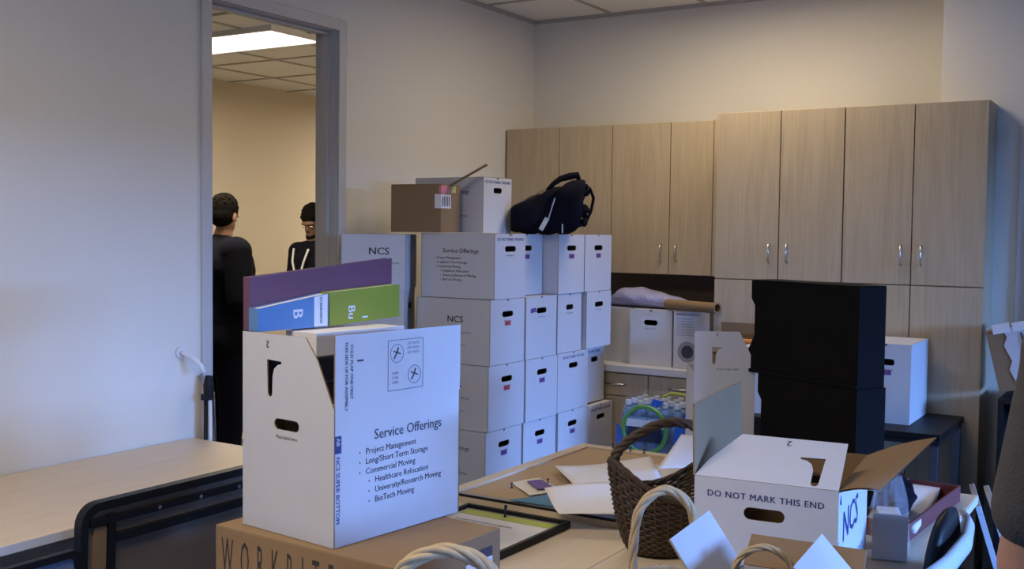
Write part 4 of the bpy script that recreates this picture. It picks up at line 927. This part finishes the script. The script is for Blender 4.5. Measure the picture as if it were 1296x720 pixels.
# ================================================================== PEOPLE
def cone(b, p, q, r0, r1, m, n=14):
    p, q = Vector(p), Vector(q); N = 5
    b.tube([p.lerp(q, k / N) for k in range(N + 1)], [r0 + (r1 - r0) * k / N for k in range(N + 1)], m, n)
    b.ball(p, r0, m, n=8); b.ball(q, r1, m, n=8)
def flesh(parts, balls, name, parent, m, voxel=.011, smooth=4, label=None):
    b = MB()
    for p, q, r0, r1 in parts: cone(b, p, q, r0, r1, m)
    for c, r in balls: b.ball(c, r, m, n=12)
    o = b.build('tmp_flesh'); md = o.modifiers.new('r', 'REMESH'); md.mode = 'VOXEL'; md.voxel_size = voxel; md.use_smooth_shade = True
    ms = o.modifiers.new('s', 'SMOOTH'); ms.iterations = smooth; ms.factor = .5
    dg = bpy.context.evaluated_depsgraph_get(); me = bpy.data.meshes.new_from_object(o.evaluated_get(dg)); bpy.data.objects.remove(o)
    me.materials.clear(); me.materials.append(m)
    r = bpy.data.objects.new(name, me); COL.objects.link(r); r.parent = parent
    if label: r['label'] = label
    return r
def person(label, loc, rz, tall, skin, top_m, leg_m, short_sleeve=False, head_turn=0, head_tilt=0, arms='down', hair_m=None, vox=.011, bulk=1):
    """figure faces local -y; z up"""
    t = thing('person', label, 'person', loc, rz); s = tall / 1.78
    V = lambda x, y, z: Vector((x * s, y * s, z * s))
    hip = {k: V(k * .09, 0, .92) for k in (-1, 1)}; knee = {k: V(k * .10, -.01, .50) for k in (-1, 1)}; ank = {k: V(k * .10, .02, .09) for k in (-1, 1)}
    sh = {k: V(k * .185, .01, 1.45) for k in (-1, 1)}
    if arms == 'down':
        el = {k: V(k * .235, .03, 1.16) for k in (-1, 1)}; wr = {k: V(k * .25, -.05, .92) for k in (-1, 1)}
    else:                   # forearms bent forward, busy with something at waist height
        el = {k: V(k * .25, .02, 1.16) for k in (-1, 1)}; wr = {k: V(k * .15, -.22, 1.05) for k in (-1, 1)}
    neck0, neck1 = V(0, .01, 1.46), V(0, -.01, 1.56)
    parts = [(V(0, 0, .98), V(0, 0, 1.15), .135 * s, .125 * s), (V(0, 0, 1.15), V(0, .0, 1.34), .125 * s, .14 * s), (V(-.07, 0, 1.36), V(.07, 0, 1.36), .105 * s, .105 * s), (neck0, neck1, .062 * s, .056 * s)]
    for k in (-1, 1):
        parts += [(V(0, 0, 1.42), sh[k], .075 * s, .058 * s), (V(k * .06, 0, .95), hip[k], .105 * s, .10 * s), (hip[k], knee[k], .088 * s, .056 * s), (knee[k], ank[k], .056 * s, .036 * s), (ank[k], ank[k] + V(0, -.15, -.05), .036 * s, .028 * s),
                  (sh[k], el[k], .052 * s, .040 * s), (el[k], wr[k], .040 * s, .026 * s)]
        d = (wr[k] - el[k]).normalized(); side = Vector((1, 0, 0)); side = (side - d * side.dot(d)).normalized(); nrm = d.cross(side)
        pc = wr[k] + d * .05 * s
        parts += [(wr[k], pc, .026 * s, .030 * s), (pc - side * .018 * s, pc + side * .018 * s, .022 * s, .022 * s)]
        for i, ln in enumerate((.070, .078, .073, .058)):
            f0 = pc + side * (.0285 - .019 * i) * s * k + d * .02 * s; f1 = f0 + d * ln * .55 * s; f2 = f1 + (d * .85 - nrm * .5 * k).normalized() * ln * .5 * s
            parts += [(f0, f1, .0095 * s, .009 * s), (f1, f2, .009 * s, .0075 * s)]
        th0 = wr[k] + d * .02 * s + side * .02 * s * k; parts += [(th0, th0 + (d + side * .8 * k).normalized() * .04 * s, .012 * s, .0105 * s), (th0 + (d + side * .8 * k).normalized() * .04 * s, th0 + (d + side * .8 * k).normalized() * .04 * s + d * .028 * s, .0105 * s, .0085 * s)]
    HC = V(0, -.02, 1.665); HR = T(*HC) @ RZ(head_turn) @ RX(head_tilt)
    hp = lambda x, y, z: HR @ Vector((x * s, y * s, z * s))
    b = MB()
    for p, q, r0, r1 in parts: cone(b, p, q, r0, r1, skin)
    for c, r in (((0, .012, .025), (.074, .092, .088)), ((0, -.018, -.045), (.055, .068, .070)), ((0, -.088, -.018), (.012, .018, .022)), ((0, -.062, -.098), (.026, .022, .018)), ((.075, .012, -.012), (.010, .020, .032)), ((-.075, .012, -.012), (.010, .020, .032)), ((0, -.080, -.062), (.026, .010, .008)), ((0, -.072, .022), (.055, .018, .012))):
        b.ball((0, 0, 0), tuple(v * s for v in r), skin, HR @ T(*(v * s for v in c)), n=12)
    o = b.build('tmp_flesh'); md = o.modifiers.new('r', 'REMESH'); md.mode = 'VOXEL'; md.voxel_size = .006; md.use_smooth_shade = True
    ms = o.modifiers.new('s', 'SMOOTH'); ms.iterations = 3; ms.factor = .5
    dg = bpy.context.evaluated_depsgraph_get(); me = bpy.data.meshes.new_from_object(o.evaluated_get(dg)); bpy.data.objects.remove(o); me.materials.clear(); me.materials.append(skin)
    body = bpy.data.objects.new('body', me); COL.objects.link(body); body.parent = t
    e = MB()
    for k in (-1, 1): e.ball((0, 0, 0), (.013 * s, .008 * s, .006 * s), M['paper2'], HR @ T(k * .030 * s, -.0755 * s, .0 * s), n=8); e.ball((0, 0, 0), (.006 * s, .005 * s, .005 * s), M['ink'], HR @ T(k * .030 * s, -.0805 * s, -.001), n=8)
    e.build('eyes', t, smooth=True)
    # hair: cap over crown and back
    hb = MB(); hb.ball((0, 0, 0), (.080 * s, .097 * s, .090 * s), M['hair'], HR @ T(0, .020 * s, .040 * s), n=18); hb.ball((0, 0, 0), (.076 * s, .074 * s, .080 * s), M['hair'], HR @ T(0, .036 * s, .000), n=14)
    for k in range(150):
        a = random.uniform(0, 2 * PI); e_ = random.uniform(.15, 1.45); r0 = .079 * s
        hb.ball((0, 0, 0), (.010 * s, .010 * s, .012 * s), M['hair'], HR @ T(r0 * math.cos(e_) * math.cos(a), .02 * s + .096 * s * math.cos(e_) * math.sin(a), .04 * s + .09 * s * math.sin(e_)), n=4)
    o = hb.build('tmp_hair'); md = o.modifiers.new('r', 'REMESH'); md.mode = 'VOXEL'; md.voxel_size = .005; md.use_smooth_shade = True
    dg = bpy.context.evaluated_depsgraph_get(); me = bpy.data.meshes.new_from_object(o.evaluated_get(dg)); bpy.data.objects.remove(o); me.materials.clear(); me.materials.append(hair_m or M['hair'])
    o = bpy.data.objects.new('hair', me); COL.objects.link(o); o.parent = t
    # clothes
    c = .013 * s; B = s * bulk; tp = [(V(0, 0, .90), V(0, 0, 1.15), .150 * B, .142 * B), (V(-.05, 0, .92), V(.05, 0, .92), .135 * B, .135 * B), (V(0, 0, 1.15), V(0, 0, 1.34), .142 * B, .156 * B), (V(-.085, 0, 1.35), V(.085, 0, 1.35), .118 * B, .118 * B), (neck0, V(0, .0, 1.515), .075 * s, .066 * s)]
    for k in (-1, 1):
        tp += [(V(0, 0, 1.44), sh[k], .080 * s, .074 * B), (V(0, 0, 1.50), sh[k] + V(0, 0, .012), .050 * s, .055 * B)]
        if short_sleeve: tp += [(sh[k], sh[k].lerp(el[k], .74), .070 * s, .064 * s)]
        else: tp += [(sh[k], el[k], .072 * B, .060 * B), (el[k], el[k].lerp(wr[k], .95), .060 * B, .042 * s)]
    flesh(tp, [], 'shirt' if short_sleeve else 'jacket', t, top_m, vox, 5)
    lp = [(V(-.05, 0, .95), V(.05, 0, .95), .132 * s, .132 * s)]
    for k in (-1, 1): lp += [(V(k * .04, 0, .93), hip[k], .12 * s, .112 * s), (hip[k], knee[k], .105 * s, .078 * s), (knee[k], ank[k] + V(0, 0, .0), .078 * s, .060 * s)]
    flesh(lp, [], 'trousers', t, leg_m, vox, 4)
    for k in (-1, 1):
        q = MB(); q.ball(ank[k] + V(0, -.055, -.045), (.052 * s, .135 * s, .044 * s), M['black'], n=12); q.box((ank[k].x - .05 * s, ank[k].y - .18 * s, .001), (ank[k].x + .05 * s, ank[k].y + .075 * s, .02), M['black']); q.build('shoe', t, smooth=False)
    return t, HR, s
person('person in black jacket seen from behind at the left side of the doorway', (-4.99, 4.68, 0), math.radians(166), 1.80, M['skin'], M['fabric'], M['navy'], head_turn=math.radians(30), head_tilt=math.radians(16), arms='bent', bulk=1.3)
pt, HR, s = person('bearded person in black jacket with white lanyard, looking down behind the door frame', (-5.31, 5.87, 0), math.radians(-4), 1.775, M['skin2'], M['fabric'], M['navy'], head_turn=math.radians(12), head_tilt=math.radians(26), arms='bent')
MB().ball((0, 0, 0), (.050 * s, .042 * s, .040 * s), M['hair'], HR @ T(0, -.052 * s, -.088 * s), n=10).build('beard', pt, smooth=True)
MB().tube([(-.075, -.135, 1.47), (-.055, -.166, 1.38), (-.015, -.172, 1.26), (0.0, -.172, 1.22), (.02, -.172, 1.26), (.06, -.166, 1.38), (.075, -.135, 1.47)], .008, M['whitep'], 6).build('lanyard', pt, smooth=True)
person('person in heather grey T-shirt at the right edge, only one arm in view', (.058, 1.70, 0), math.radians(31), 1.79, M['skin'], M['grey'], M['denim'], short_sleeve=True, vox=.008)
